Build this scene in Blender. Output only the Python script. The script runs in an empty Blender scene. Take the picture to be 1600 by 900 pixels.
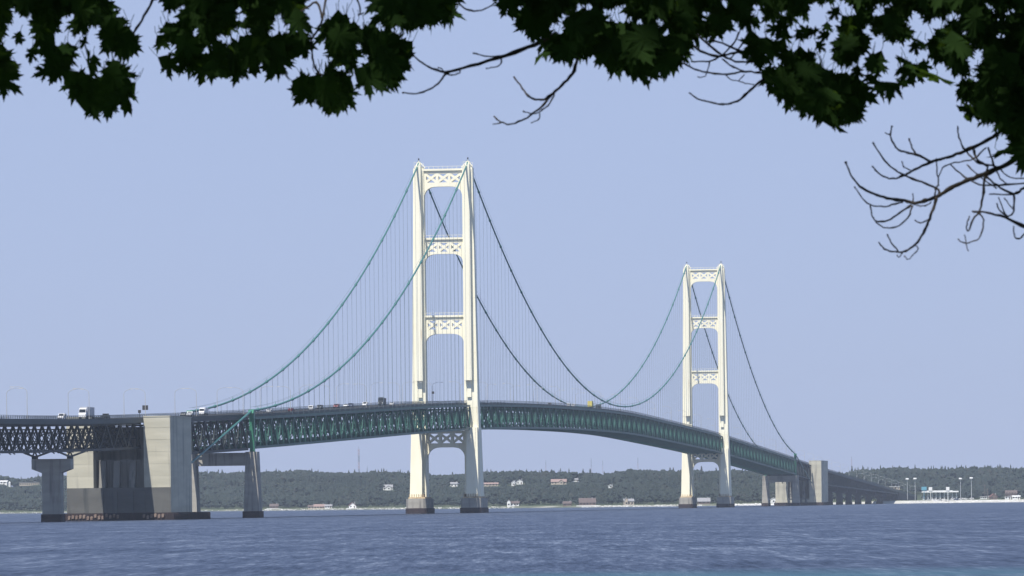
import bpy, math, random
import numpy as np
from mathutils import Vector, Matrix, noise
R = math.radians
rnd = random.Random(7)
nr = np.random.RandomState(11)
sc = bpy.context.scene
C = sc.collection

# ------------------------------------------------------------------ survey of the place
FPX = 8404.4            # focal length, pixels of a 1600 px wide picture
TH = 0.1432456          # bearing of the bridge
X1, D1 = -32.2503, 2578.671
EYE = 4.196
YH = 787.165
ROLL = 0.01147521
WC = 11.9077            # half the spacing of the cables
cr, sr = math.cos(ROLL), math.sin(ROLL)

def ray(x, y):
    dx, dy = x-800, y-450
    xx = cr*dx - sr*dy
    yy = sr*dx + cr*dy
    return xx/FPX, (YH-450-yy)/FPX
def at(x, y, D):        # a surveyed point: bearing and elevation, at a distance D
    a, b = ray(x, y)
    return Vector((a*D, D, EYE+b*D))
def proj(v):
    a = FPX*v[0]/v[1]; b = FPX*(v[2]-EYE)/v[1]
    yy = (YH-450)-b
    return 800+cr*a+sr*yy, 450-sr*a+cr*yy
def loc2w(u, s, z):
    return Vector((X1+s*math.sin(TH)+u*math.cos(TH), D1+s*math.cos(TH)-u*math.sin(TH), z))

# ------------------------------------------------------------------ mesh builder
class MB:
    def __init__(self):
        self.v = []; self.f = []
    def add(self, vs, fs):
        n = len(self.v)
        self.v += [tuple(p) for p in vs]
        self.f += [tuple(i+n for i in q) for q in fs]
        return self
    def box(self, x0, x1, y0, y1, z0, z1):
        return self.hexa([(x0,y0,z0),(x1,y0,z0),(x1,y1,z0),(x0,y1,z0)], [(x0,y0,z1),(x1,y0,z1),(x1,y1,z1),(x0,y1,z1)])
    def hexa(self, lo, hi):
        return self.add(list(lo)+list(hi), [(3,2,1,0),(4,5,6,7),(0,1,5,4),(1,2,6,5),(2,3,7,6),(3,0,4,7)])
    def prism(self, poly, axis, a, b):       # poly in the two other axes (order x,y,z with axis removed)
        n = len(poly)
        def mk(p, t):
            if axis == 0: return (t, p[0], p[1])
            if axis == 1: return (p[0], t, p[1])
            return (p[0], p[1], t)
        vs = [mk(p, a) for p in poly]+[mk(p, b) for p in poly]
        fs = [tuple(range(n))[::-1], tuple(range(n, 2*n))]
        for i in range(n):
            j = (i+1) % n
            fs.append((i, j, n+j, n+i))
        return self.add(vs, fs)
    def bar(self, p, q, w, h=None, up=(0,0,1)):
        h = h or w
        p = Vector(p); q = Vector(q); d = q-p
        if d.length < 1e-6: return self
        d.normalize(); up = Vector(up)
        if abs(d.dot(up)) > .98: up = Vector((1,0,0)) if abs(d.x) < .9 else Vector((0,1,0))
        s = d.cross(up).normalized(); t = s.cross(d)
        s *= w/2; t *= h/2
        return self.add([p-s-t, p+s-t, p+s+t, p-s+t, q-s-t, q+s-t, q+s+t, q-s+t],
                        [(0,1,2,3),(7,6,5,4),(0,4,5,1),(1,5,6,2),(2,6,7,3),(3,7,4,0)])
    def tube(self, pts, rads, n=6, cap=True):
        pts = [Vector(p) for p in pts]
        base = len(self.v)
        prev = None
        for i, p in enumerate(pts):
            d = (pts[min(i+1, len(pts)-1)]-pts[max(i-1, 0)]).normalized()
            if prev is None:
                a = Vector((0,0,1)) if abs(d.z) < .9 else Vector((1,0,0))
                s = d.cross(a).normalized()
            else:
                s = (prev-d*prev.dot(d)).normalized()
            prev = s
            t = d.cross(s)
            r = rads[i] if hasattr(rads, '__len__') else rads
            for k in range(n):
                an = 2*math.pi*k/n
                self.v.append(tuple(p+s*(r*math.cos(an))+t*(r*math.sin(an))))
        for i in range(len(pts)-1):
            for k in range(n):
                a = base+i*n+k; b = base+i*n+(k+1) % n
                self.f.append((a, b, b+n, a+n))
        if cap:
            self.f.append(tuple(base+k for k in range(n))[::-1])
            e = base+(len(pts)-1)*n
            self.f.append(tuple(e+k for k in range(n)))
        return self
    def build(self, name, mat, parent=None, smooth=False):
        me = bpy.data.meshes.new(name)
        me.from_pydata(self.v, [], self.f); me.update()
        me.materials.append(mat)
        if smooth: me.shade_smooth()
        return link(name, me, parent)

def link(name, me, parent=None):
    o = bpy.data.objects.new(name, me); C.objects.link(o)
    if parent is not None: o.parent = parent
    return o
def empty(name, loc=(0,0,0), rz=0):
    o = bpy.data.objects.new(name, None); C.objects.link(o)
    o.location = loc; o.rotation_euler = (0,0,rz); o.empty_display_size = 1
    return o
def tag(o, label=None, cat=None, group=None, kind=None):
    if label: o['label'] = label
    if cat: o['category'] = cat
    if group: o['group'] = group
    if kind: o['kind'] = kind
    return o
def copy_tree(o, parent=None):
    c = o.copy(); C.objects.link(c)
    if parent is not None: c.parent = parent
    for ch in kids.get(o.name, []):
        d = ch.copy(); C.objects.link(d); d.parent = c
    return c
kids = {}

# ------------------------------------------------------------------ materials
def new_mat(name):
    m = bpy.data.materials.new(name); m.use_nodes = True
    nt = m.node_tree
    return m, nt, nt.nodes['Principled BSDF']
def N(nt, t, **kw):
    n = nt.nodes.new(t)
    for k, v in kw.items():
        if k in n.inputs: n.inputs[k].default_value = v
        else: setattr(n, k, v)
    return n
def ramp(nt, fac, stops):
    r = nt.nodes.new('ShaderNodeValToRGB')
    el = r.color_ramp.elements
    while len(el) < len(stops): el.new(.5)
    for e, (p, c) in zip(el, stops):
        e.position = p; e.color = (*c, 1)
    nt.links.new(fac, r.inputs[0])
    return r.outputs[0]
def noisy(name, cols, scale=(1,1,1), detail=4, rough=.7, nscale=1.0, metal=0, second=None, bump=0, spec=.4):
    m, nt, b = new_mat(name)
    tc = N(nt, 'ShaderNodeTexCoord'); mp = N(nt, 'ShaderNodeMapping')
    mp.inputs['Scale'].default_value = scale
    nt.links.new(tc.outputs['Object'], mp.inputs[0])
    nz = N(nt, 'ShaderNodeTexNoise'); nz.inputs['Scale'].default_value = nscale; nz.inputs['Detail'].default_value = detail
    nt.links.new(mp.outputs[0], nz.inputs['Vector'])
    k = len(cols)
    col = ramp(nt, nz.outputs['Fac'], [(.3+.4*i/max(1, k-1), c) for i, c in enumerate(cols)])
    if second:      # (scale vec, colour, lo, hi)
        mp2 = N(nt, 'ShaderNodeMapping'); mp2.inputs['Scale'].default_value = second[0]
        nt.links.new(tc.outputs['Object'], mp2.inputs[0])
        n2 = N(nt, 'ShaderNodeTexNoise'); n2.inputs['Scale'].default_value = 1; n2.inputs['Detail'].default_value = 5
        nt.links.new(mp2.outputs[0], n2.inputs['Vector'])
        f = ramp(nt, n2.outputs['Fac'], [(second[2], (0,0,0)), (second[3], (1,1,1))])
        mx = N(nt, 'ShaderNodeMix', data_type='RGBA')
        nt.links.new(f, mx.inputs['Factor']); nt.links.new(col, mx.inputs['A']); mx.inputs['B'].default_value = (*second[1], 1)
        col = mx.outputs['Result']
    nt.links.new(col, b.inputs['Base Color'])
    b.inputs['Roughness'].default_value = rough; b.inputs['Metallic'].default_value = metal
    b.inputs['Specular IOR Level'].default_value = spec
    if bump:
        bp = N(nt, 'ShaderNodeBump'); bp.inputs['Strength'].default_value = bump
        nt.links.new(nz.outputs['Fac'], bp.inputs['Height']); nt.links.new(bp.outputs[0], b.inputs['Normal'])
    return m
M = {}
M['ivory'] = noisy('ivory_paint', [(.84,.79,.60),(.90,.86,.68)], (.25,.25,.06), 5, .55, 1, second=((.9,.9,.05),(.55,.40,.20),.66,.80))
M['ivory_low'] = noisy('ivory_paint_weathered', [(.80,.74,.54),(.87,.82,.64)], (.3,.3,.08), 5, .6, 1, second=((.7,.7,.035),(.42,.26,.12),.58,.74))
M['rust'] = noisy('rusty_ivory_paint', [(.30,.19,.10),(.62,.50,.32)], (.6,.6,.6), 5, .8, 1)
M['green'] = noisy('green_paint', [(.016,.085,.066),(.026,.12,.095)], (.3,.3,.3), 4, .5, 1)
M['green_bright'] = noisy('bright_green_paint', [(.03,.17,.10),(.05,.22,.13)], (.3,.3,.3), 4, .45, 1)
M['cable'] = noisy('cable_green_paint', [(.045,.16,.145),(.065,.21,.19)], (.2,.2,.2), 4, .45, 1)
M['rope'] = noisy('suspender_rope', [(.09,.13,.16),(.12,.17,.20)], (.2,.2,.2), 2, .6, 1)
M['steel_dark'] = noisy('dark_green_steel', [(.012,.022,.026),(.019,.032,.035)], (.3,.3,.3), 4, .6, 1)
M['asphalt'] = noisy('asphalt', [(.045,.045,.048),(.06,.06,.06)], (.4,.4,.4), 4, .85, 1)
M['fascia'] = noisy('fascia_steel', [(.03,.05,.05),(.05,.07,.07)], (.05,.05,.6), 4, .6, 1)
M['concrete'] = noisy('concrete', [(.43,.41,.32),(.54,.51,.40)], (.06,.06,.35), 6, .85, 1, second=((.35,.35,.03),(.26,.25,.21),.55,.75), bump=.15)
M['concrete_grey'] = noisy('concrete_grey', [(.30,.28,.24),(.40,.38,.33)], (.1,.1,.4), 6, .85, 1, second=((.5,.5,.04),(.15,.14,.13),.55,.72), bump=.15)
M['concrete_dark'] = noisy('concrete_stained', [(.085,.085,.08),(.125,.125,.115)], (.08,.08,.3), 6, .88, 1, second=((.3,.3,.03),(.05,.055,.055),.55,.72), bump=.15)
M['concrete_mid'] = noisy('concrete_mid_grey', [(.17,.165,.15),(.25,.24,.21)], (.3,.3,.06), 6, .88, 1, second=((.6,.6,.03),(.07,.07,.07),.52,.7), bump=.15)  # darker streaked tone for the recess between the anchorage pylons
M['plinth'] = noisy('rusty_sheet_piling', [(.026,.020,.024),(.045,.028,.028)], (.4,.4,.2), 5, .85, 1)
M['pile_light'] = noisy('worn_sheet_piling', [(.14,.09,.07),(.25,.19,.15)], (.8,.8,.8), 5, .85, 1)
M['pale_metal'] = noisy('galvanised_metal', [(.55,.57,.58),(.68,.69,.69)], (.5,.5,.5), 3, .4, 1, metal=.2)
M['lamp_grey'] = noisy('weathered_lamp_metal', [(.34,.35,.36),(.44,.45,.45)], (.5,.5,.5), 3, .7, 1)
M['white'] = noisy('white_paint', [(.74,.74,.72),(.82,.82,.80)], (.3,.3,.3), 3, .4, 1)
M['trim_dark'] = noisy('dark_paint', [(.03,.03,.035),(.05,.05,.055)], (.5,.5,.5), 3, .5, 1)
M['bark'] = noisy('bark', [(.015,.012,.010),(.04,.032,.026)], (20,20,6), 6, .9, 1, bump=.5)
M['tyre'] = noisy('tyre_rubber', [(.015,.015,.015),(.025,.025,.025)], (3,3,3), 3, .85, 1)
M['sand'] = noisy('pale_beach', [(.08,.10,.06),(.15,.16,.11),(.36,.35,.29)], (.025,.025,.025), 8, .9, 1)
M['shingle'] = noisy('white_shingle', [(.40,.39,.34),(.66,.64,.58)], (.03,.03,.03), 8, .9, 1)
M['rock'] = noisy('pale_rock', [(.50,.49,.46),(.72,.71,.69)], (.2,.2,.2), 4, .9, 1)
M['roof_brown'] = noisy('brown_roof', [(.11,.085,.08),(.15,.115,.105)], (.4,.4,.4), 4, .85, 1)
M['roof_red'] = noisy('red_roof', [(.17,.09,.08),(.23,.12,.10)], (.4,.4,.4), 4, .85, 1)
M['roof_pink'] = noisy('pale_red_roof', [(.27,.19,.17),(.34,.24,.21)], (.4,.4,.4), 4, .85, 1)
M['roof_grey'] = noisy('grey_roof', [(.24,.24,.25),(.33,.33,.34)], (.4,.4,.4), 4, .85, 1)
M['wall_tan'] = noisy('tan_wall', [(.42,.36,.28),(.5,.44,.36)], (.4,.4,.4), 4, .85, 1)
M['wall_brown'] = noisy('brown_wall', [(.13,.095,.08),(.18,.135,.11)], (.4,.4,.4), 4, .85, 1)
M['blue_sign'] = noisy('blue_sign_paint', [(.10,.30,.40),(.13,.36,.46)], (.4,.4,.4), 3, .5, 1)
M['lawn'] = noisy('rough_grass', [(.05,.075,.03),(.11,.12,.06)], (.02,.02,.02), 7, .95, 1)
def paint(name, c):
    if name not in M:
        M[name] = noisy(name, [tuple(x*.9 for x in c), c], (.5,.5,.5), 3, .35, 1)
    return M[name]
mg, nt, b = new_mat('window_glass')
b.inputs['Base Color'].default_value = (.02,.025,.03,1); b.inputs['Roughness'].default_value = .12
M['glass'] = mg
# forest foliage
m, nt, b = new_mat('forest_foliage')
g = N(nt, 'ShaderNodeNewGeometry')
nz = N(nt, 'ShaderNodeTexNoise'); nz.inputs['Scale'].default_value = .045; nz.inputs['Detail'].default_value = 6; nz.inputs['Roughness'].default_value = .7
nt.links.new(g.outputs['Position'], nz.inputs['Vector'])
c1 = ramp(nt, nz.outputs['Fac'], [(.30,(.018,.027,.024)),(.45,(.026,.037,.032)),(.56,(.034,.045,.037)),(.70,(.048,.048,.043))])
nt.links.new(c1, b.inputs['Base Color']); b.inputs['Roughness'].default_value = .9; b.inputs['Specular IOR Level'].default_value = .1
M['forest'] = m
# leaves of the near tree
m, nt, b = new_mat('maple_leaf')
g = N(nt, 'ShaderNodeNewGeometry')
nz = N(nt, 'ShaderNodeTexNoise'); nz.inputs['Scale'].default_value = 5; nz.inputs['Detail'].default_value = 3
nt.links.new(g.outputs['Position'], nz.inputs['Vector'])
c1 = ramp(nt, nz.outputs['Fac'], [(.35,(.008,.020,.005)),(.65,(.018,.038,.010))])
nt.links.new(c1, b.inputs['Base Color']); b.inputs['Roughness'].default_value = .8; b.inputs['Specular IOR Level'].default_value = .04
tr = N(nt, 'ShaderNodeBsdfTranslucent'); tr.inputs['Color'].default_value = (.09,.17,.02,1)
mx = N(nt, 'ShaderNodeMixShader'); mx.inputs[0].default_value = .3
nt.links.new(b.outputs[0], mx.inputs[1]); nt.links.new(tr.outputs[0], mx.inputs[2])
nt.links.new(mx.outputs[0], nt.nodes['Material Output'].inputs['Surface'])
M['leaf'] = m
# hillside soil
m, nt, b = new_mat('hill_ground')
g = N(nt, 'ShaderNodeNewGeometry')
nz = N(nt, 'ShaderNodeTexNoise'); nz.inputs['Scale'].default_value = .02; nz.inputs['Detail'].default_value = 8
nt.links.new(g.outputs['Position'], nz.inputs['Vector'])
c1 = ramp(nt, nz.outputs['Fac'], [(.35,(.03,.05,.02)),(.65,(.07,.08,.04))])
nt.links.new(c1, b.inputs['Base Color']); b.inputs['Roughness'].default_value = .95
M['ground'] = m
# water
m, nt, b = new_mat('lake_water')
g = N(nt, 'ShaderNodeNewGeometry')
sep = N(nt, 'ShaderNodeSeparateXYZ'); nt.links.new(g.outputs['Position'], sep.inputs[0])
def wnoise(sx, sy, detail, rough=.6, dist=0):
    mp = N(nt, 'ShaderNodeMapping'); mp.inputs['Scale'].default_value = (sx, sy, 1)
    nt.links.new(g.outputs['Position'], mp.inputs[0])
    z = N(nt, 'ShaderNodeTexNoise'); z.inputs['Scale'].default_value = 1; z.inputs['Detail'].default_value = detail
    z.inputs['Roughness'].default_value = rough; z.inputs['Distortion'].default_value = dist
    nt.links.new(mp.outputs[0], z.inputs['Vector'])
    return z.outputs['Fac']
def wmul(x, k):
    n_ = N(nt, 'ShaderNodeMath', operation='MULTIPLY'); n_.inputs[1].default_value = k; nt.links.new(x, n_.inputs[0]); return n_.outputs[0]
def wadd(x, y):
    n_ = N(nt, 'ShaderNodeMath', operation='ADD'); nt.links.new(x, n_.inputs[0]); nt.links.new(y, n_.inputs[1]); return n_.outputs[0]
fine = wnoise(1.7, .10, 2, .7)
mid = wnoise(.55, .034, 3, .75)
farw = wnoise(.16, .010, 3, .75)
patch = wnoise(.006, .006, 6, .7, .2)
band = wnoise(.0016, .016, 4, .65, .2)
tot = wadd(wadd(wadd(wmul(fine, .30), wmul(mid, .28)), wmul(farw, .22)), wmul(band, .20))
wcol = ramp(nt, tot, [(.39,(.012,.020,.042)),(.48,(.042,.059,.104)),(.54,(.074,.096,.150)),(.63,(.21,.25,.33))])
# shallow sand bar close to the near shore
mr = N(nt, 'ShaderNodeMapRange'); mr.inputs['From Min'].default_value = 338; mr.inputs['From Max'].default_value = 300
nt.links.new(sep.outputs['Y'], mr.inputs['Value'])
mm = N(nt, 'ShaderNodeMath', operation='MULTIPLY'); nt.links.new(mr.outputs[0], mm.inputs[0])
nt.links.new(ramp(nt, wnoise(.02,.03,4), [(.35,(.3,.3,.3)),(.6,(1,1,1))]), mm.inputs[1])
mx = N(nt, 'ShaderNodeMix', data_type='RGBA'); nt.links.new(mm.outputs[0], mx.inputs['Factor'])
nt.links.new(wcol, mx.inputs['A']); mx.inputs['B'].default_value = (.04,.10,.14,1)
nt.links.new(mx.outputs['Result'], b.inputs['Base Color'])
b.inputs['Roughness'].default_value = .5; b.inputs['IOR'].default_value = 1.33; b.inputs['Specular IOR Level'].default_value = .35
bp = N(nt, 'ShaderNodeBump'); bp.inputs['Strength'].default_value = .6; bp.inputs['Distance'].default_value = 1.2
nt.links.new(mid, bp.inputs['Height']); nt.links.new(bp.outputs[0], b.inputs['Normal'])
M['water'] = m

# ------------------------------------------------------------------ the bridge
bridge = empty('suspension_bridge', (X1, D1, 0), -TH)
tag(bridge, 'long suspension bridge with two ivory towers, green cables and green truss deck', 'bridge')
DK = [(-1400,29.5),(-1100,31.6),(-949,33.1),(-855,34.1),(-743,36.0),(-667,37.7),(-551,40.2),(-475,42.1),(-314,46.3),(-181,49.8),(-31,53.5),(139,56.3),(306,58.2),(480,59.1),(579,59.2),(680,58.7),(813,56.8),(960,54.7),(1118,52.2),(1384,46.3),(1692,39.2),(1864,35.2),(1987,32.1),(2984,12.1),(3100,9.8),(3400,5.5)]
dks = [a for a, _ in DK]; dkz = [b_ for _, b_ in DK]
def smooth_deck(s):
    return float(np.mean(np.interp([s+d for d in (-60,-40,-20,0,20,40,60)], dks, dkz)))
def RT(s): return smooth_deck(s)            # top of the railing
def ZR(s): return RT(s)-1.15                # roadway
def ZT(s): return RT(s)-2.6                 # top chord centre
def ZB(s): return RT(s)-13.75               # bottom chord centre
def main_cable_z(s):
    if s < -549:
        t = (s+549)/(-694+549); return 40.6-t*(40.6-14.8)
    if s <= 0:
        x = s/-549; return 168-x*(168-40.6)-4*26.5*x*(1-x)
    if s <= 1158:
        return 60.6+107.4*((s-579)/579)**2
    if s <= 1707:
        x = (s-1158)/549; return 168-x*(168-41.2)-4*23*x*(1-x)
    t = (s-1707)/(1860-1707); return 41.2-t*24

M['abut'] = noisy('purple_grey_concrete', [(.05,.045,.055),(.08,.072,.082)], (.1,.1,.2), 5, .9, 1)
# --- towers
def strut_plate(mb, zt, zx1, zx0, zcrown, zcorner, depth=2.6, cap=True, ui=9.35, dw=1.15):
    h = depth/2
    # plates above and below the row of crosses, arch along the bottom
    mb.box(-ui, ui, -h, h, zx1, zt)
    n = 28; poly = [(-ui, zx0), (-ui, zcorner)]
    for i in range(n+1):
        x = -ui+2*ui*i/n; t = min(1.0, abs(x)/ui)
        z = zcorner+(zcrown-zcorner)*(1-t**4.5)**.62
        poly.append((x, z))
    poly.append((ui, zcorner)); poly.append((ui, zx0))
    # as quads
    for i in range(n):
        x0 = -ui+2*ui*i/n; x1 = -ui+2*ui*(i+1)/n
        za = poly[2+i][1]; zb = poly[3+i][1]
        mb.hexa([(x0,-h,za),(x1,-h,zb),(x1,h,zb),(x0,h,za)], [(x0,-h,zx0),(x1,-h,zx0),(x1,h,zx0),(x0,h,zx0)])
    w = (2*ui-1.2)/3
    g_ = 1.25
    mb.box(-ui, -ui+1.1, -h, h, zx0, zx1); mb.box(ui-1.1, ui, -h, h, zx0, zx1)
    for k in range(3):
        xa = -ui+.6+k*w; xb = xa+w
        if k: mb.box(xa-g_/2, xa+g_/2, -h, h, zx0, zx1)
        hh = h-.06
        for (pa, pb) in (((xa,zx0),(xb,zx1)),((xa,zx1),(xb,zx0))):
            mb.bar((pa[0],0,pa[1]), (pb[0],0,pb[1]), 2*hh, 1.0, up=(0,0,1)) if False else diag(mb, pa, pb, hh, dw)
        cx, cz = (xa+xb)/2, (zx0+zx1)/2
        mb.prism([(cx-1.0,cz),(cx,cz-.95),(cx+1.0,cz),(cx,cz+.95)], 1, -h+.02, h-.02)
    if cap:
        mb.box(-ui-.0, ui, -h-.75, h+.75, zt, zt+.9)
        for x in np.linspace(-ui+.3, ui-.3, 9):
            mb.box(x-.06, x+.06, -h-.7, -h-.58, zt+.9, zt+2.0)
        mb.box(-ui, ui, -h-.7, -h-.6, zt+2.0, zt+2.12)
def diag(mb, pa, pb, hh, w):
    dx, dz = pb[0]-pa[0], pb[1]-pa[1]; L = math.hypot(dx, dz)
    nx, nz_ = -dz/L*w/2, dx/L*w/2
    mb.prism([(pa[0]+nx,pa[1]+nz_),(pa[0]-nx,pa[1]-nz_),(pb[0]-nx,pb[1]-nz_),(pb[0]+nx,pb[1]+nz_)], 1, -hh, hh)

OUT = [(7.2,16.9),(35,16.3),(62,15.75),(95,15.2),(130,14.75),(165.5,14.35)]   # outer edge of a leg by height
def outer(z): return float(np.interp(z, [a for a, _ in OUT], [b_ for _, b_ in OUT]))
def make_tower(s0, label):
    lg = MB(); flanges = []
    for sg in (-1, 1):
        inn = 9.35
        zs = [7.2, 35, 62, 95, 130, 165.5]
        for i in range(len(zs)-1):          # main body of the leg: inner face plumb, outer face battered
            z0, z1 = zs[i], zs[i+1]
            d0, d1 = (float(np.interp(z, [7,62,166], [4.6,3.1,2.2])) for z in (z0, z1))
            a = sg*inn
            lo = [(a,-d0,z0),(sg*outer(z0),-d0,z0),(sg*outer(z0),d0,z0),(a,d0,z0)]
            hi = [(a,-d1,z1),(sg*outer(z1),-d1,z1),(sg*outer(z1),d1,z1),(a,d1,z1)]
            if sg < 0: lo = lo[::-1]; hi = hi[::-1]
            lg.hexa(lo, hi)
        for fr in (-1, 1):                   # projecting columns under the saddles
            def col(u0a, u1a, u0b, u1b, ya, yb, z0, z1, din=1.0):
                ys = sorted((fr*din, fr*ya)); yt = sorted((fr*din, fr*yb))
                xs = sorted((sg*u0a, sg*u1a)); xt = sorted((sg*u0b, sg*u1b))
                lg.hexa([(xs[0],ys[0],z0),(xs[1],ys[0],z0),(xs[1],ys[1],z0),(xs[0],ys[1],z0)],
                        [(xt[0],yt[0],z1),(xt[1],yt[0],z1),(xt[1],yt[1],z1),(xt[0],yt[1],z1)])
            col(10.1, 13.5, 10.3, 13.3, 6.6, 5.2, 63.5, 166.5)
            col(10.9, 12.9, 10.9, 12.9, 4.3, 4.2, 55.5, 63.4)
            # broad shaft below the deck
            col(10.75, outer(7.2)-.25, 10.75, outer(38)-.25, 9.2, 6.6, 7.2, 41)
            # base flange
        lo_, hi_ = sorted((sg*9.1, sg*17.2))
        flanges.append((lo_, hi_))
        # splice plates: thin proud bands
        for z in np.arange(24, 160, 13.2):
            o_ = outer(z)+.04; d = float(np.interp(z, [7,62,166], [4.6,3.1,2.2]))+.05
            a, c_ = sorted((sg*9.3, sg*o_)); lg.box(a, c_, -d, d, z, z+.18)
    t = lg.build('tower', M['ivory'], bridge); t.location = (0, s0, 0)
    t['label'] = label
    for lo_, hi_ in flanges:
        q = MB(); q.box(lo_, hi_, -9.7, 9.7, 7.2, 7.9)
        for x in np.arange(lo_+.4, hi_-.3, 1.1): q.box(x, x+.25, -9.6, 9.6, 7.9, 9.3)
        q.build('base_flange', M['rust'], t)
    for nm, args in (('cross_strut', (164.2,162.8,158.6,156.6,151.8)), ('cross_strut', (131.2,129.6,125.4,124.3,120.4)), ('cross_strut', (94.0,92.4,88.2,86.0,81.6))):
        b_ = MB(); strut_plate(b_, *args); b_.build('cross_strut', M['ivory'], t)
    b_ = MB(); strut_plate(b_, 39.5, 38.2, 33.6, 31.6, 25.6, depth=3.0, cap=False, dw=.95)
    b_.box(-9.35, 9.35, -1.6, 1.6, 32.9, 33.3)
    b_.build('cross_strut', M['ivory_low'], t)
    for sg in (-1, 1):
        p = MB()                              # pedestal with cut corners
        x0, x1 = sorted((sg*8.3, sg*18.0)); y0, y1 = -12.5, 12.5; c_ = 1.3
        poly = [(x0+c_,y0),(x1-c_,y0),(x1,y0+c_),(x1,y1-c_),(x1-c_,y1),(x0+c_,y1),(x0,y1-c_),(x0,y0+c_)]
        p.prism(poly, 2, 2.6, 7.2)
        pd = p.build('pedestal', M['concrete_grey'], t)
        f = MB(); e = .35
        poly = [(x0+c_-e,y0-e),(x1-c_+e,y0-e),(x1+e,y0+c_-e),(x1+e,y1-c_+e),(x1-c_+e,y1+e),(x0+c_-e,y1+e),(x0-e,y1-c_+e),(x0-e,y0+c_-e)]
        f.prism(poly, 2, -3, 2.6); f.build('pedestal', M['plinth'], t)['label'] = 'dark rusty foot of the pedestal at the waterline'
        s_ = MB()
        u = sg*WC
        s_.prism([(-3.4,166.5),(3.4,166.5),(1.3,168.0),(-1.3,168.0)], 0, u-.8, u+.8)
        s_.box(u-.45, u+.45, -.5, .5, 168.0, 168.7)
        s_.tube([(u,0,168.7),(u,0,169.5)], .14, 6)
        s_.bar((u-sg*.4,0,168.6), (u-sg*3.0,0,165.9), .3, .3)
        s_.bar((u+sg*.4,0,168.4), (u+sg*2.2,0,166), .4, .4)
        for y in (-1, 1):
            s_.bar((u-1.6,y*4.6,166.6),(u-1.6,y*4.6,168.2),.1); s_.bar((u+1.6,y*4.6,166.6),(u+1.6,y*4.6,168.2),.1)
            s_.bar((u-1.6,y*4.6,168.2),(u+1.6,y*4.6,168.2),.1)
        s_.build('cable_saddle', M['ivory'], t)
        bc = MB(); bc.tube([(u,0,169.5),(u,0,170.4)], .35, 6); bc.build('beacon', M['trim_dark'], t)
    # dark elevator/access recess below the projecting columns is modelled by the step itself
    return t
make_tower(0, 'nearer ivory tower, tallest thing in the picture')
make_tower(1158, 'farther ivory tower on the right')

# --- main cables
for sg in (-1, 1):
    c = MB()
    ss = list(np.arange(-694, -549, 12))+list(np.arange(-549, 1158+549, 9.0))+list(np.arange(1707, 1861, 12))
    ss = sorted(set([float(s) for s in ss]+[0., 1158., 1707.]))
    pts = [(sg*WC, s, main_cable_z(s)) for s in ss]
    c.tube(pts, .40, 8)
    for s in np.arange(-537, 1700, 11.9*3):
        z0, z1 = main_cable_z(s-.7), main_cable_z(s+.7)
        c.tube([(sg*WC, s-.7, z0), (sg*WC, s+.7, z1)], .62, 8)
        c.bar((sg*WC, s, z1), (sg*WC, s, z1+1.5), .12)
    cb = c.build('main_cable', M['cable'], bridge, True)
    hr = MB()
    for e in (-.6, .6):
        hr.tube([(p[0]+e, p[1], p[2]+1.35) for p in pts if -549 <= p[1] <= 1707], .045, 3)
    hr.build('hand_rope', M['rope'], cb)

# --- suspenders
P = 11.9
sus = []
for k in range(1, 46): sus.append(-549+k*549/46.)
n_main = 97
for k in range(1, n_main): sus.append(k*1158/n_main)
for k in range(1, 46): sus.append(1158+k*549/46.)
sl = sorted([(s, sg) for s in sus for sg in (-1, 1)])
rest = MB(); cnt = 0
for (s, sg) in sl:
    zc = main_cable_z(s)-.3; zb = ZT(s)+.2
    if zc-zb < 1.0: continue
    mbx = MB() if cnt < 99 else rest
    for d in (-.19, .19):
        mbx.bar((sg*WC, s+d, zb), (sg*WC, s+d, zc), .05, .05)
    if cnt < 99: mbx.build('suspender', M['rope'], bridge)
    cnt += 1
tag(rest.build('suspender', M['rope'], bridge), kind='stuff')

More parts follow.
